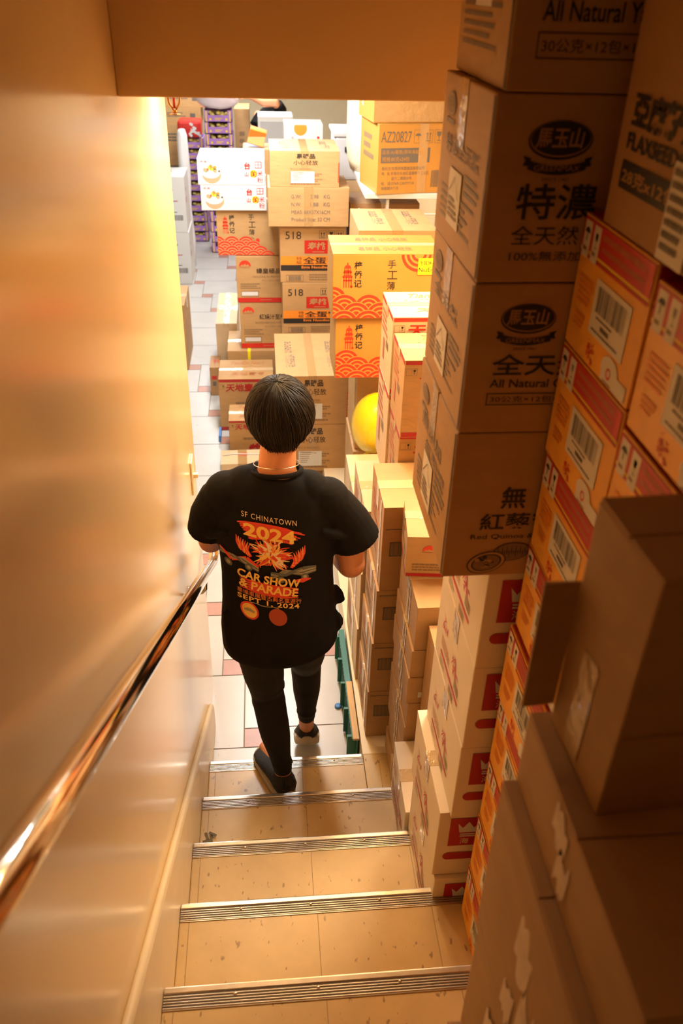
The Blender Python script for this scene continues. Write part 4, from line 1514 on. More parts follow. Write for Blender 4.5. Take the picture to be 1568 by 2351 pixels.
# white cartons at the corner by the stair wall
for i, (z0, h, lb) in enumerate(((0.002, 0.54, 'lower'), (0.5435, 0.54, 'upper'))):
    b = Box(-0.88, 8.80, z0, 0.375 - 0.01 * i, 0.50, h, m=WHITE, seam='x')
    F = b.front
    F.poly([(F.w * 0.55, F.h * 0.22), (F.w * 0.68, F.h * 0.22), (F.w * 0.615, F.h * 0.29)], CRIM)
    F.rect(0.60, 0.29, 0.03, 0.06, CRIM)
    F.lines(0.5, 0.42, 0.3, 0.03, 1, CRIM)
    F.lines(0.5, 0.62, 0.35, 0.03, 1, GREY)
    F.bars(0.6, 0.68, 0.3, 0.1, GREY, 18)
    b.right.disc(0.2, 0.25, 0.02, CRIM)
    b.right.lines(0.1, 0.4, 0.3, 0.1, 2, CRIM)
    b.top.text('酒', 0.5, 0.3, 0.25, CRIM, 0.1)
    b.done('drink_carton', 'white carton with a small red glass mark, %s one beyond the stair wall' % lb, 'carton', 'white cartons by the stair wall')
b = Box(-0.66, 6.50, 0.002, 0.275, 0.52, 0.55, m=CARD, seam='x')
b.tape('x', 0.08, 0.1, TAPE_L)
b.done('cardboard_carton', 'tan carton on the floor just past the end of the stair wall')
for i, (x, y, z0, w, d, h, lb) in enumerate(((-0.95, 11.0, 0.002, 0.55, 0.5, 0.50, 'lowest'), (-0.97, 11.0, 0.5035, 0.55, 0.5, 0.42, 'second'), (-0.95, 11.0, 0.925, 0.40, 0.5, 0.34, 'third'), (-0.95, 11.02, 1.2665, 0.50, 0.45, 0.18, 'fourth'), (-0.93, 11.03, 1.448, 0.52, 0.45, 0.20, 'topmost'))):
    b = Box(x, y, z0, w, d, h, m=CARD, seam='x')
    b.front.lines(0.2, 0.3, 0.5, 0.3, 3, GREY)
    b.front.rect(0.74, 0.35, 0.12, 0.3, GREY)
    b.tape('x', 0.06, 0.06)
    b.done('cardboard_carton', lb + ' brown carton of the far stack at the back left of the shop', 'carton', 'far brown cartons')
b = Box(-0.035, 10.5, 0.002, 0.17, 0.5, 0.70, m=CARD, seam='x')
b.done('cardboard_carton', 'lower tall brown carton right of the right hand tray tower')
b = Box(-0.035, 10.5, 0.7035, 0.17, 0.5, 0.80, m=CARD, seam='x')
b.front.lines(0.3, 0.3, 0.5, 0.3, 3, FADE)
b.done('cardboard_carton', 'upper tall brown carton right of the right hand tray tower')
b = Box(-0.62, 11.75, 0.002, 0.26, 0.3, 0.20, m=mat('carton_rose', (0.50, 0.10, 0.16), 0.5), seam='x')
b.done('cardboard_carton', 'rose red carton on the floor at the far end of the aisle')
M = Mesh()
M.box((0.235, 9.95, 0.002), (0.62, 10.35, 1.50), STEEL, 0.008)
o = M.build('white_cabinet')
tag(o, 'white metal cabinet below the shop worker', 'cabinet')
M = Mesh()
M.box((0.26, 9.944, 0.05), (0.60, 9.951, 1.45), mat('cabinet_grey', (0.55, 0.56, 0.58), 0.35), 0.002)
M.build('door', o)
b = Box(0.10, 7.95, 0.002, 0.34, 0.36, 0.75, m=CARD, seam='x')
b.done('cardboard_carton', 'lower plain carton carrying the orange folder, hidden behind the rice noodle boxes')
b = Box(0.10, 7.95, 0.7535, 0.34, 0.36, 0.73, m=CARD, seam='x')
b.top.rect(0.05, 0.1, 0.5, 0.5, BLUE)
b.done('cardboard_carton', 'upper plain carton with blue lid carrying the orange folder')
M = Mesh()
M.box((-0.075, -0.02, 0), (0.075, 0.0, 0.15), mat('orange_card', (0.90, 0.20, 0.02), 0.4), 0.003, 0, Matrix.Translation((0.21, 8.03, 1.505)) @ Matrix.Rotation(-0.35, 4, 'X') @ Matrix.Rotation(0.28, 4, 'Y'))
M.box((-0.075, 0.0, 0), (0.075, 0.02, 0.13), mat('orange_card', (0, 0, 0)), 0.003, 0, Matrix.Translation((0.21, 8.06, 1.505)) @ Matrix.Rotation(0.35, 4, 'X') @ Matrix.Rotation(0.28, 4, 'Y'))
tag(M.build('orange_folder'), 'bright orange folded card standing behind the white rice noodle boxes', 'folder')
b = Box(0.48, 8.30, 0.80, 0.36, 0.35, 0.845, m=WHITE, seam='x')
b.front.disc(0.42, 0.04, 0.06, ORANGE)
b.front.text('天', 0.18, 0.125, 0.03, PINK)
b.front.disc(0.88, 0.13, 0.012, REDB)
b.done('noodle_box', 'white carton with orange print behind the topmost fragile carton', 'box')
b = Box(0.48, 8.30, 0.002, 0.36, 0.35, 0.796, m=CARD, seam='x')
b.done('cardboard_carton', 'plain carton on the floor under the white carton with orange print')

# ================================================================== small things by the foot of the stairs
GRN = mat('crate_green', (0.02, 0.16, 0.11), 0.35)
M = Mesh()
M.box((0.592, 2.30, 0.002), (0.600, 2.98, 0.155), GRN, 0.001)
M.box((0.566, 2.30, 0.002), (0.600, 2.98, 0.010), GRN, 0.001)
M.box((0.574, 2.30, 0.145), (0.600, 2.98, 0.157), GRN, 0.001)
for k in range(26):
    y = 2.32 + k * 0.0255
    M.box((0.572 if k % 6 else 0.556, y, 0.010), (0.593, y + (0.006 if k % 6 else 0.012), 0.150), GRN, 0.0006, 0, Matrix.Translation((0, 0, 0)))
tag(M.build('plastic_crate'), 'green ribbed plastic crate side standing on the floor against the platform', 'crate')
M = Mesh()
M.box((0.577, 2.29, 0.1575), (0.603, 2.62, 0.168), mat('raw_wood', (0.66, 0.44, 0.20), 0.6, var=0.12, stretch=(8, 1, 8)), 0.002)
tag(M.build('wooden_lath'), 'thin wooden lath lying on the green crate beside the platform', 'lath')
M = Mesh()
M.rings([((0.547, 2.63, 0.0005), (0.016, 0, 0), (0, 0.016, 0)), ((0.547, 2.63, 0.010), (0.015, 0, 0), (0, 0.015, 0)), ((0.547, 2.63, 0.012), (0.012, 0, 0), (0, 0.012, 0))], BLUE, 20)
tag(M.build('bottle_cap'), 'tiny blue bottle cap on the floor beside the green crate', 'cap')
rs = random.Random(21)
LEAF = mat('dry_leaf', (0.16, 0.12, 0.06), 0.8)
M = Mesh()
for k in range(9):
    M.box((-0.014, -0.004, 0), (0.014, 0.004, 0.002), LEAF, 0, 0, Matrix.Translation((0.032 + rs.uniform(-0.012, 0.012), 1.735 + rs.uniform(-0.025, 0.025), 0.3485 + 0.001 * k)) @ Matrix.Rotation(rs.uniform(0, 3), 4, 'Z'))
tag(M.build('dry_leaf'), 'crumbled dry leaf in the left corner of the fourth tread', 'leaf')

# ================================================================== people
SKIN = mat('skin', (0.62, 0.25, 0.115), 0.5, var=0.05, scale=20)
CLOTH = mat('black_cotton', (0.007, 0.0065, 0.0065), 0.85, bump=0.25, bscale=9, spec=0.18)
LEGG = mat('black_leggings', (0.010, 0.010, 0.011), 0.75, bump=0.1, bscale=40, spec=0.3)
HAIRM = mat('dark_brown_hair', (0.008, 0.005, 0.0035), 0.46, spec=0.25)
SHOE = mat('black_shoe', (0.014, 0.014, 0.015), 0.7, bump=0.3, bscale=200)
SOLE = mat('beige_sole', (0.42, 0.36, 0.28), 0.7)


def fuse(M, name, m, voxel, smooth=6, parent=None, subdiv=0):
    """union of the collected closed shapes as one continuous skin"""
    o = M.build('fuse_source')
    r = o.modifiers.new('r', 'REMESH')
    r.mode = 'VOXEL'
    r.voxel_size = voxel
    r.use_smooth_shade = True
    s = o.modifiers.new('s', 'SMOOTH')
    s.iterations = smooth
    s.factor = 0.5
    dg = bpy.context.evaluated_depsgraph_get()
    me = bpy.data.meshes.new_from_object(o.evaluated_get(dg))
    old = o.data
    bpy.data.objects.remove(o)
    bpy.data.meshes.remove(old)
    me.name = name
    me.materials.clear()
    me.materials.append(m)
    for p in me.polygons:
        p.use_smooth = True
        p.material_index = 0
    return link(name, me, parent)


def limb(M, pts, m):
    P_ = [Vector(p[:3]) for p in pts]
    r = [p[3] for p in pts]
    # resample smoothly so that joints bend without kinks
    Q, R2 = [], []
    for i in range(len(P_) - 1):
        for k in range(4):
            t = k / 4
            Q.append(P_[i].lerp(P_[i + 1], t))
            R2.append(r[i] + (r[i + 1] - r[i]) * (t * t * (3 - 2 * t)))
    Q.append(P_[-1])
    R2.append(r[-1])
    M.tube(Q, R2, m, 16)
    M.ball(P_[0], r[0], m, 14)
    M.ball(P_[-1], r[-1], m, 14)
    for i in range(1, len(P_) - 1):
        M.ball(P_[i], r[i], m, 14)


def hand(M, wrist, fwd, down, thumb, m, curl=0.5, sc=1.0):
    f, d = Vector(fwd).normalized(), Vector(down)
    d = (d - f * d.dot(f)).normalized()
    t = f.cross(d)
    if t.dot(Vector(thumb)) < 0:
        t = -t
    w = Vector(wrist)
    M.rings([(w, t * 0.024 * sc, d * 0.019 * sc), (w + f * 0.03 * sc, t * 0.034 * sc, d * 0.017 * sc), (w + f * 0.065 * sc, t * 0.042 * sc, d * 0.014 * sc), (w + f * 0.088 * sc, t * 0.041 * sc, d * 0.011 * sc)], m, 16)
    for k, (off, ln) in enumerate(((0.031, 0.072), (0.0105, 0.080), (-0.0105, 0.075), (-0.031, 0.058))):
        p = w + f * 0.082 * sc + t * off * sc
        dirv = (f + t * off * 2.2).normalized()
        pts, rr = [p - dirv * 0.012 * sc, p], [0.0085 * sc, 0.0085 * sc]
        a = 0.0
        for s, fr in enumerate((0.45, 0.32, 0.23)):
            a += curl * (0.7, 1.0, 0.8)[s]
            p = p + (dirv * math.cos(a) + d * math.sin(a)) * ln * fr * sc
            pts.append(p)
            rr.append((0.0080, 0.0074, 0.0062)[s] * sc)
        M.tube(pts, rr, m, 10)
        M.ball(pts[-1], rr[-1], m, 8)
    p = w + f * 0.025 * sc + t * 0.026 * sc
    pts = [p, p + (t * 0.7 + f * 0.7 + d * 0.3).normalized() * 0.035 * sc, p + (t * 0.55 + f * 0.85 + d * 0.5).normalized() * 0.062 * sc]
    M.tube(pts, [0.012 * sc, 0.0098 * sc, 0.0075 * sc], m, 10)
    M.ball(pts[-1], 0.0075 * sc, m, 8)


def head(M, c, up, fwd, m, sc=1.0):
    c, u, f = Vector(c), Vector(up).normalized(), Vector(fwd)
    f = (f - u * f.dot(u)).normalized()
    r = f.cross(u)
    prof = [(-0.112, 0.030, 0.026, 0.052), (-0.100, 0.042, 0.042, 0.042), (-0.075, 0.056, 0.062, 0.024), (-0.04, 0.068, 0.082, 0.008), (0.0, 0.074, 0.092, 0.0), (0.035, 0.076, 0.096, -0.004), (0.065, 0.070, 0.088, -0.008), (0.09, 0.052, 0.066, -0.010), (0.105, 0.026, 0.034, -0.010)]
    M.rings([(c + u * z * sc + f * off * sc, r * a * sc, f * b * sc) for z, a, b, off in prof], m, 24)
    M.tube([c + f * 0.088 * sc + u * 0.006 * sc, c + f * 0.104 * sc - u * 0.018 * sc, c + f * 0.108 * sc - u * 0.034 * sc], [0.008 * sc, 0.011 * sc, 0.013 * sc], m, 10)
    M.ball(c + f * 0.082 * sc - u * 0.062 * sc, (0.022 * sc, 0.014 * sc, 0.010 * sc), m, 12)
    for s in (-1, 1):
        M.ball(c + r * s * 0.077 * sc - u * 0.012 * sc - f * 0.005 * sc, (0.008 * sc, 0.018 * sc, 0.028 * sc), m, 12)
        M.ball(c + r * s * 0.030 * sc + f * 0.083 * sc + u * 0.022 * sc, (0.022 * sc, 0.010 * sc, 0.006 * sc), m, 10)


def eyes(c, up, fwd, parent, sc=1.0):
    c, u, f = Vector(c), Vector(up).normalized(), Vector(fwd)
    f = (f - u * f.dot(u)).normalized()
    r = f.cross(u)
    for s in (-1, 1):
        E_ = Mesh()
        E_.ball(c + r * s * 0.030 * sc + f * 0.081 * sc + u * 0.004 * sc, 0.0125 * sc, WHITE, 12)
        E_.ball(c + r * s * 0.030 * sc + f * 0.0895 * sc + u * 0.004 * sc, 0.0055 * sc, BLACK, 10)
        E_.build('eye', parent)
    M = Mesh()
    M.tube([c + f * 0.094 * sc - u * 0.062 * sc - r * 0.02 * sc, c + f * 0.099 * sc - u * 0.060 * sc, c + f * 0.094 * sc - u * 0.062 * sc + r * 0.02 * sc], [0.003, 0.005, 0.003], mat('lips', (0.45, 0.13, 0.10), 0.5), 8)
    M.build('mouth', parent)


LEG_L = [(0.205, 2.140, 0.93, 0.088), (0.210, 2.146, 0.84, 0.084), (0.224, 2.168, 0.70, 0.076), (0.236, 2.195, 0.555, 0.062), (0.256, 2.145, 0.43, 0.059), (0.286, 2.075, 0.275, 0.036)]
LEG_R = [(0.376, 2.150, 0.93, 0.088), (0.378, 2.180, 0.84, 0.082), (0.380, 2.245, 0.70, 0.073), (0.385, 2.325, 0.57, 0.060), (0.388, 2.330, 0.46, 0.056), (0.387, 2.310, 0.300, 0.036)]
HC, HU, HF = (0.300, 2.258, 1.648), (0.0, 0.42, 0.91), (0.0, 0.91, -0.42)

root = link('person', None, None, (0.29, 2.12, 0.174))
bpy.context.view_layer.update()
tag(root, 'person with short dark hair, black printed T-shirt and leggings, walking down the stairs, back turned', 'person')


def kid(o):
    o.parent = root
    o.matrix_parent_inverse = Matrix.Translation(root.location).inverted()
    return o


B = Mesh()
B.rings([((0.288, 2.135, 0.90), (0.150, 0, 0), (0, 0.105, 0)), ((0.287, 2.135, 0.95), (0.165, 0, 0), (0, 0.115, 0)), ((0.286, 2.15, 1.10), (0.148, 0, 0), (0, 0.100, 0)), ((0.284, 2.17, 1.25), (0.150, 0, 0), (0, 0.095, 0)), ((0.282, 2.183, 1.38), (0.150, 0, 0), (0, 0.080, 0)), ((0.284, 2.19, 1.45), (0.095, 0, 0), (0, 0.062, 0)), ((0.288, 2.192, 1.50), (0.060, 0, 0), (0, 0.056, 0)), ((0.294, 2.212, 1.575), (0.054, 0, 0), (0, 0.054, 0)), ((0.298, 2.235, 1.63), (0.050, 0, 0), (0, 0.050, 0))], SKIN, 26)
head(B, HC, HU, HF, SKIN)
limb(B, [(0.132, 2.188, 1.42, 0.052), (0.080, 2.212, 1.31, 0.050), (0.066, 2.262, 1.198, 0.043), (0.105, 2.36, 1.165, 0.037), (0.160, 2.432, 1.145, 0.026)], SKIN)
hand(B, (0.164, 2.436, 1.144), (0.68, 0.72, 0.02), (0.6, -0.4, -0.2), (0, 0, 1), SKIN, 0.5)
limb(B, [(0.440, 2.188, 1.385, 0.054), (0.508, 2.195, 1.27, 0.056), (0.530, 2.205, 1.125, 0.049), (0.490, 2.30, 1.115, 0.040), (0.435, 2.385, 1.125, 0.027)], SKIN)
hand(B, (0.432, 2.390, 1.126), (-0.62, 0.76, 0.05), (-0.6, -0.4, -0.2), (0, 0, 1), SKIN, 0.5)
limb(B, [(x, y, z, r - 0.006) for x, y, z, r in LEG_L], SKIN)
limb(B, [(x, y, z, r - 0.006) for x, y, z, r in LEG_R], SKIN)
limb(B, [(0.286, 2.072, 0.26, 0.032), (0.285, 2.075, 0.222, 0.030), (0.215, 2.235, 0.212, 0.020)], SKIN)
limb(B, [(0.387, 2.310, 0.29, 0.032), (0.388, 2.330, 0.215, 0.030), (0.390, 2.435, 0.085, 0.020)], SKIN)
kid(fuse(B, 'body', SKIN, 0.0042, 4))
eyes(HC, HU, HF, None)
for o in [o for o in bpy.data.objects if o.name.split('.')[0] in ('eye', 'mouth') and o.parent is None]:
    kid(o)

# leggings
L_ = Mesh()
L_.rings([((0.288, 2.135, 0.885), (0.158, 0, 0), (0, 0.112, 0)), ((0.287, 2.135, 0.96), (0.172, 0, 0), (0, 0.122, 0)), ((0.286, 2.14, 1.02), (0.160, 0, 0), (0, 0.112, 0))], LEGG, 26)
limb(L_, LEG_L, LEGG)
limb(L_, LEG_R, LEGG)
for (x, y, z) in ((0.238, 2.185, 0.60), (0.240, 2.190, 0.52), (0.283, 2.085, 0.30), (0.387, 2.312, 0.325)):
    L_.rings([((x, y, z - 0.008), (0.058 if z > 0.4 else 0.036, 0, 0), (0, 0.060 if z > 0.4 else 0.038, 0)), ((x, y, z), (0.066 if z > 0.4 else 0.042, 0, 0), (0, 0.066 if z > 0.4 else 0.043, 0)), ((x, y, z + 0.008), (0.058 if z > 0.4 else 0.036, 0, 0), (0, 0.060 if z > 0.4 else 0.038, 0))], LEGG, 18)
kid(fuse(L_, 'leggings', LEGG, 0.006, 5))

# T-shirt
T_ = Mesh()
T_.rings([((0.288, 2.130, 0.862), (0.190, 0, 0.012), (0, 0.144, 0)), ((0.288, 2.130, 0.885), (0.197, 0, 0.010), (0, 0.149, 0)), ((0.286, 2.135, 0.95), (0.196, 0, 0), (0, 0.146, 0)), ((0.285, 2.145, 1.05), (0.186, 0, 0), (0, 0.132, 0)), ((0.284, 2.158, 1.15), (0.182, 0, 0), (0, 0.122, 0)), ((0.283, 2.170, 1.25), (0.186, 0, 0), (0, 0.116, 0)), ((0.282, 2.180, 1.33), (0.196, 0, 0), (0, 0.110, 0)), ((0.281, 2.186, 1.39), (0.205, 0, -0.012), (0, 0.100, 0)), ((0.281, 2.190, 1.438), (0.190, 0, -0.020), (0, 0.088, 0)), ((0.282, 2.192, 1.474), (0.145, 0, -0.020), (0, 0.076, 0)), ((0.285, 2.194, 1.500), (0.084, 0, -0.008), (0, 0.068, 0))], CLOTH, 32)
for p, r in (((0.132, 2.188, 1.425), 0.072), ((0.445, 2.188, 1.392), 0.074), ((0.19, 2.19, 1.448), 0.066), ((0.385, 2.19, 1.428), 0.066)):
    T_.ball(p, r, CLOTH, 18)
T_.tube([(0.150, 2.188, 1.420), (0.103, 2.194, 1.395), (0.078, 2.204, 1.340), (0.062, 2.222, 1.268)], [0.066, 0.067, 0.067, 0.067], CLOTH, 20)
T_.tube([(0.425, 2.188, 1.390), (0.475, 2.192, 1.360), (0.510, 2.196, 1.305), (0.541, 2.200, 1.228)], [0.067, 0.069, 0.075, 0.085], CLOTH, 20)
# folds, and the loose side of the hem
for (a, b, r) in (((0.47, 2.11, 1.00), (0.485, 2.13, 0.91), 0.018), ((0.47, 2.17, 1.06), (0.495, 2.16, 1.00), 0.022), ((0.478, 2.16, 0.95), (0.486, 2.15, 0.90), 0.024), ((0.11, 2.08, 1.04), (0.12, 2.06, 0.90), 0.014), ((0.30, 2.005, 0.98), (0.34, 1.998, 0.885), 0.014), ((0.2, 2.015, 1.0), (0.22, 2.005, 0.885), 0.012), ((0.42, 2.10, 1.33), (0.50, 2.13, 1.29), 0.018), ((0.13, 2.10, 1.34), (0.07, 2.15, 1.29), 0.014)):
    T_.tube([a, Vector(a).lerp(Vector(b), 0.5), b], [r * 0.6, r, r * 0.8], CLOTH, 12)
shirt = kid(fuse(T_, 't_shirt', CLOTH, 0.0045, 9))
CO = Mesh()
ring = [(0.286 + 0.078 * math.cos(a), 2.196 + 0.066 * math.sin(a), 1.500 - 0.012 * math.sin(a)) for a in [2 * math.pi * k / 32 for k in range(33)]]
CO.tube(ring, 0.0075, CLOTH, 8, False)
kid(CO.build('collar'))
NK = Mesh()
ring = [(0.288 + 0.070 * math.cos(a), 2.198 + 0.064 * math.sin(a), 1.522 - 0.016 * math.sin(a)) for a in [2 * math.pi * k / 40 for k in range(41)]]
NK.tube(ring, 0.0014, mat('silver_chain', (0.8, 0.76, 0.68), 0.2, metal=1.0), 6, False)
kid(NK.build('necklace'))

# print on the back, laid over the cloth
dg = bpy.context.evaluated_depsgraph_get()
bvh = BVHTree.FromPolygons([shirt.matrix_world @ v.co for v in shirt.data.vertices], [list(p.vertices) for p in shirt.data.polygons])
PR = Mesh()


def onback(x, z, l):
    h, n, i, d = bvh.ray_cast(Vector((x, 1.5, z)), Vector((0, 1, 0)))
    if h is None:
        h, n = Vector((x, 2.1, z)), Vector((0, -1, 0))
    return h + n * (0.0016 + 0.0004 * l)


SLP = -0.20


def ptext(s, x, z, w, h, m, l=3, bold=0.0, shear=0.0, slope=SLP, space=1.0):
    vs, fs, tw, th = glyphs(s, bold, shear, space)
    PR.add([onback(x + a * w / tw, z - b * h / th + slope * a * w / tw, l) for a, b in vs], [f[::-1] for f in fs], m)


def pstrip(pts, m, l=1):
    """stroke: list of (x, z, half width) with tapered ends"""
    for i in range(len(pts) - 1):
        (x0, z0, w0), (x1, z1, w1) = pts[i], pts[i + 1]
        n = Vector((-(z1 - z0), x1 - x0)).normalized()
        q = [(x0 + n.x * w0, z0 + n.y * w0), (x0 - n.x * w0, z0 - n.y * w0), (x1 - n.x * w1, z1 - n.y * w1), (x1 + n.x * w1, z1 + n.y * w1)]
        PR.add([onback(a, b, l) for a, b in q], [[0, 1, 2, 3]], m)


def pblob(x, z, rx, rz, m, l=1, n=18, jag=0.0, rs=random.Random(1)):
    c = [onback(x, z, l)] + [onback(x + rx * k * math.cos(t), z + rz * k * math.sin(t) + SLP * rx * k * math.cos(t), l) for t, k in [(2 * math.pi * i / n, 1 + jag * rs.uniform(-1, 1)) for i in range(n)]]
    PR.add(c, [[0, i + 1, (i + 1) % n + 1] for i in range(n)], m)


CREAM = mat('ink_cream', (0.85, 0.68, 0.42), 0.6)
INKR = mat('ink_red', (0.72, 0.05, 0.02), 0.6)
INKO = mat('ink_orange', (0.85, 0.25, 0.04), 0.6)
INKY = mat('ink_yellow', (0.90, 0.55, 0.10), 0.6)
INKG = mat('ink_slate', (0.10, 0.11, 0.09), 0.6)
INKT = mat('ink_sand', (0.36, 0.30, 0.18), 0.6)
rs = random.Random(31)
PX = 0.176
# brush band behind the year
for q in range(9):
    z0 = 1.378 - q * 0.0062
    x0, x1 = PX - 0.012 + q * 0.004 + rs.uniform(0, 0.008), PX + 0.195 - q * 0.008 + rs.uniform(-0.015, 0.015)
    pstrip([(x0 + (x1 - x0) * k / 8, z0 + SLP * ((x1 - x0) * k / 8) + 0.010 * math.sin(k * 0.4), 0.0052 if 0 < k < 7 else 0.0018) for k in range(9)], INKR, 1)
ptext('SF CHINATOWN', PX + 0.002, 1.414, 0.166, 0.0165, CREAM, 3, space=1.15)
ptext('2024', PX + 0.006, 1.380, 0.158, 0.042, INKY, 4, bold=0.035)
# flames and a burst in the middle
for q in range(90):
    a = rs.uniform(0, 2 * math.pi)
    r0, r1 = rs.uniform(0.0, 0.03), rs.uniform(0.035, 0.072)
    cx, cz = PX + 0.088, 1.276
    tw = rs.uniform(-0.5, 0.5)
    pts = []
    for k in range(5):
        t = k / 4
        rr = r0 + (r1 - r0) * t
        aa = a + tw * t
        dx = rr * math.cos(aa)
        pts.append((cx + dx * 1.05, cz + rr * 0.85 * math.sin(aa) + SLP * dx, 0.0045 * (1 - t) + 0.0008))
    pstrip(pts, (INKR, INKO, INKR, INKY, INKO, CREAM)[q % 6] if r1 > 0.045 else (INKY, CREAM)[q % 2], 5 + (q % 9) * 0.25)
for s in (-1, 1):
    for q in range(7):
        bx, bz = PX + 0.088 + s * (0.062 + 0.005 * q), 1.248 - s * 0.018 + 0.004 * q
        pstrip([(bx, bz, 0.005), (bx + s * 0.010, bz + 0.022, 0.004), (bx + s * 0.004 * q * 0.5, bz + 0.045, 0.001)], (INKR, INKO)[q % 2], 6)
# two long low cars below
for s, x0, x1, zc in ((-1, 0.108, 0.225, 1.243), (1, 0.262, 0.402, 1.205)):
    for q in range(5):
        pstrip([(x0, zc + 0.006 * (q - 2) + (0.018 if s < 0 else 0), 0.003), (x0 + 0.3 * (x1 - x0), zc + 0.010 - 0.006 * (q - 2) * 0.6, 0.006), (x0 + 0.7 * (x1 - x0), zc + 0.008 + 0.005 * (q - 2), 0.006), (x1, zc + 0.004 * (q - 2) - (0.016 if s < 0 else -0.006), 0.003)], (INKG, INKT, INKG, INKT, INKR if s < 0 else INKG)[q], 8 + q * 0.3)
    for xx in (0.22, 0.75):
        pblob(x0 + xx * (x1 - x0), zc - 0.012, 0.012, 0.012, INKG, 10)
        pblob(x0 + xx * (x1 - x0), zc - 0.012, 0.006, 0.006, INKT, 10.5)
pstrip([(0.33, 1.185, 0.002), (0.36, 1.182, 0.008), (0.385, 1.182, 0.002)], INKR, 11)
ptext('CAR SHOW', PX - 0.016, 1.224, 0.194, 0.029, INKY, 12, bold=0.03, shear=0.12, slope=-0.19)
for q in range(5):
    pstrip([(PX - 0.01 + 0.045 * k, 1.190 - q * 0.008 + -0.19 * 0.045 * k, 0.0045 if 0 < k < 4 else 0.001) for k in range(5)], INKR, 11.5)
ptext('& PARADE', PX - 0.012, 1.191, 0.182, 0.029, INKY, 12.5, bold=0.03, shear=0.12, slope=-0.19)
ptext('華埠車展暨古典名車遊行', PX - 0.018, 1.155, 0.196, 0.017, INKO, 12.5, slope=-0.18)
ptext('SEPT 1, 2024', PX - 0.018, 1.136, 0.190, 0.019, INKY, 12.5, bold=0.02, slope=-0.17, space=1.1)
pstrip([(0.195 + 0.018 * k, 1.108 - 0.003 * k + 0.002 * math.sin(k * 2), 0.0012) for k in range(6)], INKT, 3)
pblob(0.192, 1.078, 0.0290, 0.0300, INKR, 2, 24)
pblob(0.192, 1.078, 0.0235, 0.0240, INKY, 3, 24)
pstrip([(0.176, 1.080, 0.003), (0.19, 1.082, 0.006), (0.208, 1.074, 0.003)], INKT, 4)
pblob(0.281, 1.062, 0.0290, 0.0290, mat('ink_brick', (0.40, 0.06, 0.02), 0.6), 2, 24)
kid(PR.build('shirt_print'))


# shoes
def shoe(name):
    U_, S_ = Mesh(), Mesh()
    prof = [(0.002, 0.028, 0.060), (0.015, 0.038, 0.078), (0.04, 0.041, 0.086), (0.075, 0.040, 0.084), (0.11, 0.042, 0.074), (0.15, 0.046, 0.062), (0.19, 0.048, 0.052), (0.225, 0.041, 0.042), (0.248, 0.024, 0.032)]
    U_.rings([((0, y, 0.018 + (t - 0.018) / 2), (w, 0, 0), (0, 0, (t - 0.018) / 2)) for y, w, t in prof], SHOE, 20)
    n = 28
    out = []
    for k in range(n):
        a = 2 * math.pi * k / n
        y = 0.126 - 0.130 * math.cos(a)
        w = 0.046 * math.sin(a) * (0.94 + 0.16 * (y / 0.25) - 0.10 * math.exp(-((y - 0.1) / 0.04) ** 2))
        w = math.copysign(min(abs(w) * 1.25, 0.044 + 0.006 * (y / 0.25)), w)
        out.append((w, y))
    vs = [(x * s, (y - 0.126) * s + 0.126, z) for z, s in ((0.0, 0.95), (0.006, 1.0), (0.026, 1.02), (0.032, 0.97)) for x, y in out]
    fs = [[r * n + k, r * n + (k + 1) % n, (r + 1) * n + (k + 1) % n, (r + 1) * n + k] for r in range(3) for k in range(n)] + [list(range(n))[::-1], [3 * n + k for k in range(n)]]
    S_.add(vs, fs, SOLE, True)
    o = U_.build(name)
    S_.build('sole', o)
    T2 = Mesh()
    T2.box((-0.008, -0.004, 0.07), (0.008, 0.004, 0.100), SHOE, 0.002)
    T2.build('heel_tab', o)
    return o


s1 = kid(shoe('shoe'))
s1.location = (0.304, 2.012, 0.1755)
s1.rotation_euler = (0, 0, math.radians(23))
s2 = kid(shoe('shoe'))
s2.location = (0.388, 2.268, 0.172)
for q in (s1, s2):
    q.scale = (1.12, 1.0, 1.05)
s2.rotation_euler = (math.radians(-42), 0, math.radians(-2))

# hair: a close shell and combed strands falling from the crown
hc = Vector((0.302, 2.236, 1.668))
hr_ = Vector((0.104, 0.112, 0.118))
tilt = Matrix.Rotation(math.radians(-20), 3, 'X')
H = Mesh()


def hp(d, k=1.0):
    d = Vector(d).normalized()
    p = Vector((d.x * hr_.x, d.y * hr_.y, d.z * hr_.z)) * k
    # narrower towards the nape
    if d.z < 0:
        p.x *= 1 - 0.32 * d.z * d.z
    return hc + tilt @ p


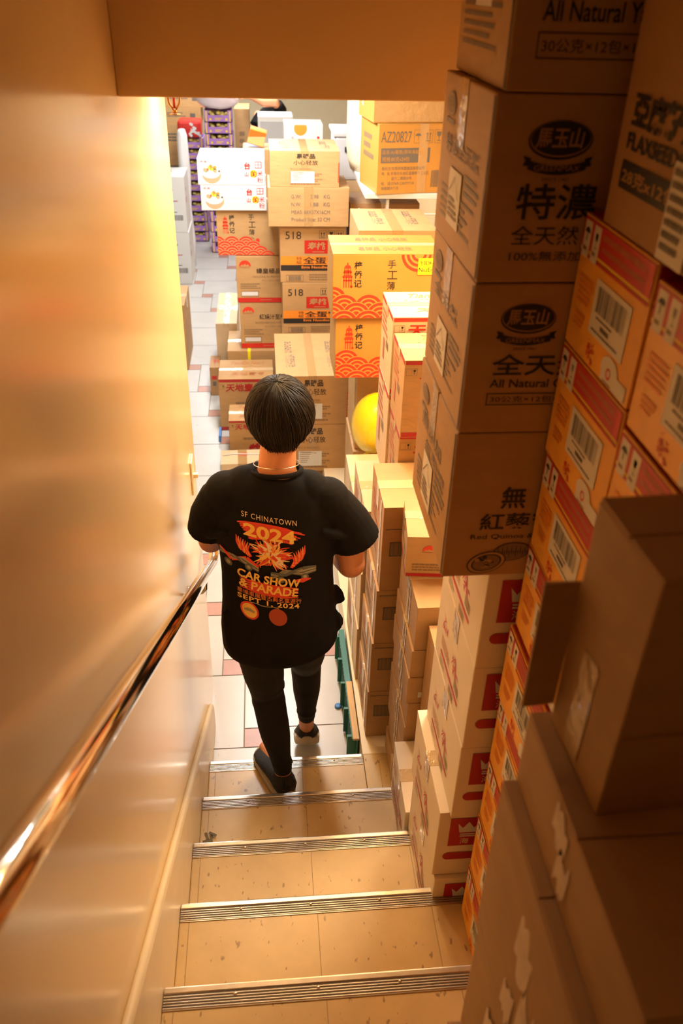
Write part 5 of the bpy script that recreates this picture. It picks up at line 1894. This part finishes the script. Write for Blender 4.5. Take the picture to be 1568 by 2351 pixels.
bm = bmesh.new()
bmesh.ops.create_uvsphere(bm, u_segments=40, v_segments=24, radius=1)
for v in bm.verts:
    v.co = hp(v.co, 0.985)
dl = []
for f in bm.faces:
    c = tilt.inverted() @ (f.calc_center_median() - hc)
    if c.y > 0.045 and c.z < 0.055 or c.z < -0.108:
        dl.append(f)
bmesh.ops.delete(bm, geom=dl, context='FACES')
H.bm(bm, HAIRM, None, True)
w0 = Vector((-0.10, -0.52, 0.85)).normalized()
ta = w0.orthogonal().normalized()
tb = w0.cross(ta)
rs = random.Random(77)
for q in range(1500):
    ph = rs.uniform(0, 2 * math.pi)
    t = ta * math.cos(ph) + tb * math.sin(ph)
    s0 = rs.choice((0.04, 0.06, 0.5, 0.9, 1.2)) + rs.uniform(0, 0.35)
    ln = rs.uniform(0.5, 1.3)
    pts, rr = [], []
    sw_ = rs.uniform(-0.12, 0.12) + 0.25
    lift = rs.uniform(0.995, 1.022)
    for k in range(8):
        s = s0 + ln * k / 7
        tt = (ta * math.cos(ph + sw_ * s * 0.3) + tb * math.sin(ph + sw_ * s * 0.3))
        d = w0 * math.cos(s) + tt * math.sin(s)
        if d.z < -0.93 or (d.y > 0.35 and d.z < 0.30) or s > 2.4:
            break
        pts.append(hp(d, lift + 0.006 * math.sin(k + q)))
        rr.append(0.0016 if 0 < k < 6 else 0.0007)
    if len(pts) > 3:
        H.tube(pts, rr, HAIRM, 4, False)
# short ends at the nape
for q in range(260):
    a = rs.uniform(-1.15, 1.15)
    d = Vector((math.sin(a) * 0.75, -math.cos(a) * 0.75, -0.62))
    p0 = hp(d, rs.uniform(0.97, 1.01))
    l = rs.uniform(0.02, 0.048) * (1 if abs(a) < 0.9 else 0.7)
    p1 = p0 + Vector((rs.uniform(-0.006, 0.006) - math.sin(a) * 0.010, 0.010, -l * 0.6))
    p2 = p1 + Vector((rs.uniform(-0.004, 0.004) - math.sin(a) * 0.006, 0.012, -l * 0.45))
    H.tube([p0, p1, p2], [0.0022, 0.0016, 0.0004], HAIRM, 4, False)
kid(H.build('hair'))

# shop worker at the back
root2 = link('person', None, None, (0.40, 10.62, 0.0))
bpy.context.view_layer.update()
tag(root2, 'person in black and denim at the back of the shop, head hidden by the header', 'person')


def kid2(o):
    o.parent = root2
    o.matrix_parent_inverse = Matrix.Translation(root2.location).inverted()
    return o


B = Mesh()
ox_, oy_ = 0.40, 10.62
B.rings([((ox_, oy_, 0.85), (0.15, 0, 0), (0, 0.11, 0)), ((ox_, oy_, 1.05), (0.14, 0, 0), (0, 0.10, 0)), ((ox_ - 0.02, oy_ - 0.02, 1.38), (0.17, 0, 0), (0, 0.10, 0)), ((ox_ - 0.02, oy_, 1.48), (0.09, 0, 0), (0, 0.06, 0)), ((ox_ - 0.02, oy_, 1.58), (0.055, 0, 0), (0, 0.055, 0))], SKIN, 22)
head(B, (ox_ - 0.03, oy_ - 0.01, 1.70), (0, 0, 1), (-0.9, -0.4, 0), SKIN)
limb(B, [(ox_ + 0.10, oy_ - 0.09, 1.46, 0.055), (ox_ + 0.04, oy_ - 0.20, 1.58, 0.046), (ox_ - 0.10, oy_ - 0.22, 1.585, 0.040), (ox_ - 0.20, oy_ - 0.22, 1.62, 0.028)], SKIN)
hand(B, (ox_ - 0.205, oy_ - 0.22, 1.622), (-1, 0, 0.2), (0, 0.2, -1), (0, 1, 0), SKIN, 0.4)
limb(B, [(ox_ - 0.16, oy_ + 0.02, 1.42, 0.052), (ox_ - 0.21, oy_ + 0.02, 1.20, 0.042), (ox_ - 0.215, oy_ - 0.08, 1.0, 0.028)], SKIN)
hand(B, (ox_ - 0.215, oy_ - 0.085, 0.99), (0, -0.3, -1), (1, 0, 0), (0, -1, 0), SKIN, 0.4)
for s in (-1, 1):
    limb(B, [(ox_ + s * 0.085, oy_, 0.88, 0.085), (ox_ + s * 0.09, oy_ - 0.02, 0.47, 0.055), (ox_ + s * 0.09, oy_, 0.09, 0.035), (ox_ + s * 0.09, oy_ - 0.16, 0.045, 0.025)], SKIN)
kid2(fuse(B, 'body', SKIN, 0.0055, 4))
T_ = Mesh()
T_.rings([((ox_, oy_, 0.90), (0.175, 0, 0), (0, 0.13, 0)), ((ox_, oy_, 1.10), (0.170, 0, 0), (0, 0.122, 0)), ((ox_ - 0.03, oy_ - 0.03, 1.36), (0.20, 0, 0), (0, 0.125, 0)), ((ox_ - 0.02, oy_, 1.47), (0.13, 0, 0), (0, 0.085, 0)), ((ox_ - 0.02, oy_, 1.52), (0.07, 0, 0), (0, 0.065, 0))], CLOTH, 24)
T_.tube([(ox_ + 0.06, oy_ - 0.06, 1.42), (ox_ + 0.10, oy_ - 0.12, 1.50), (ox_ + 0.06, oy_ - 0.18, 1.56)], [0.075, 0.072, 0.066], CLOTH, 16)
T_.tube([(ox_ - 0.12, oy_ + 0.0, 1.42), (ox_ - 0.21, oy_ + 0.0, 1.30)], [0.075, 0.066], CLOTH, 16)
kid2(fuse(T_, 't_shirt', CLOTH, 0.009, 4))
DEN = mat('blue_denim', (0.10, 0.18, 0.34), 0.8, var=0.2, scale=40)
T_ = Mesh()
T_.rings([((ox_ + 0.06, oy_ - 0.04, 0.98), (0.15, 0, 0), (0, 0.135, 0)), ((ox_ + 0.07, oy_ - 0.05, 1.30), (0.155, 0, 0), (0, 0.130, 0)), ((ox_ + 0.08, oy_ - 0.04, 1.45), (0.11, 0, 0), (0, 0.105, 0))], DEN, 22)
kid2(fuse(T_, 'denim_apron', DEN, 0.01, 3))
T_ = Mesh()
for s in (-1, 1):
    limb(T_, [(ox_ + s * 0.085, oy_, 0.92, 0.095), (ox_ + s * 0.09, oy_ - 0.02, 0.47, 0.066), (ox_ + s * 0.09, oy_, 0.12, 0.05)], LEGG)
kid2(fuse(T_, 'trousers', LEGG, 0.009, 4))
M = Mesh()
M.ball((ox_ - 0.02, oy_, 1.735), (0.092, 0.092, 0.085), HAIRM, 20)
kid2(M.build('hair'))
for s in (-1, 1):
    o = shoe('shoe')
    kid2(o)
    o.location = (ox_ + s * 0.09, oy_ + 0.05, 0.002)
    o.rotation_euler = (0, 0, math.pi)
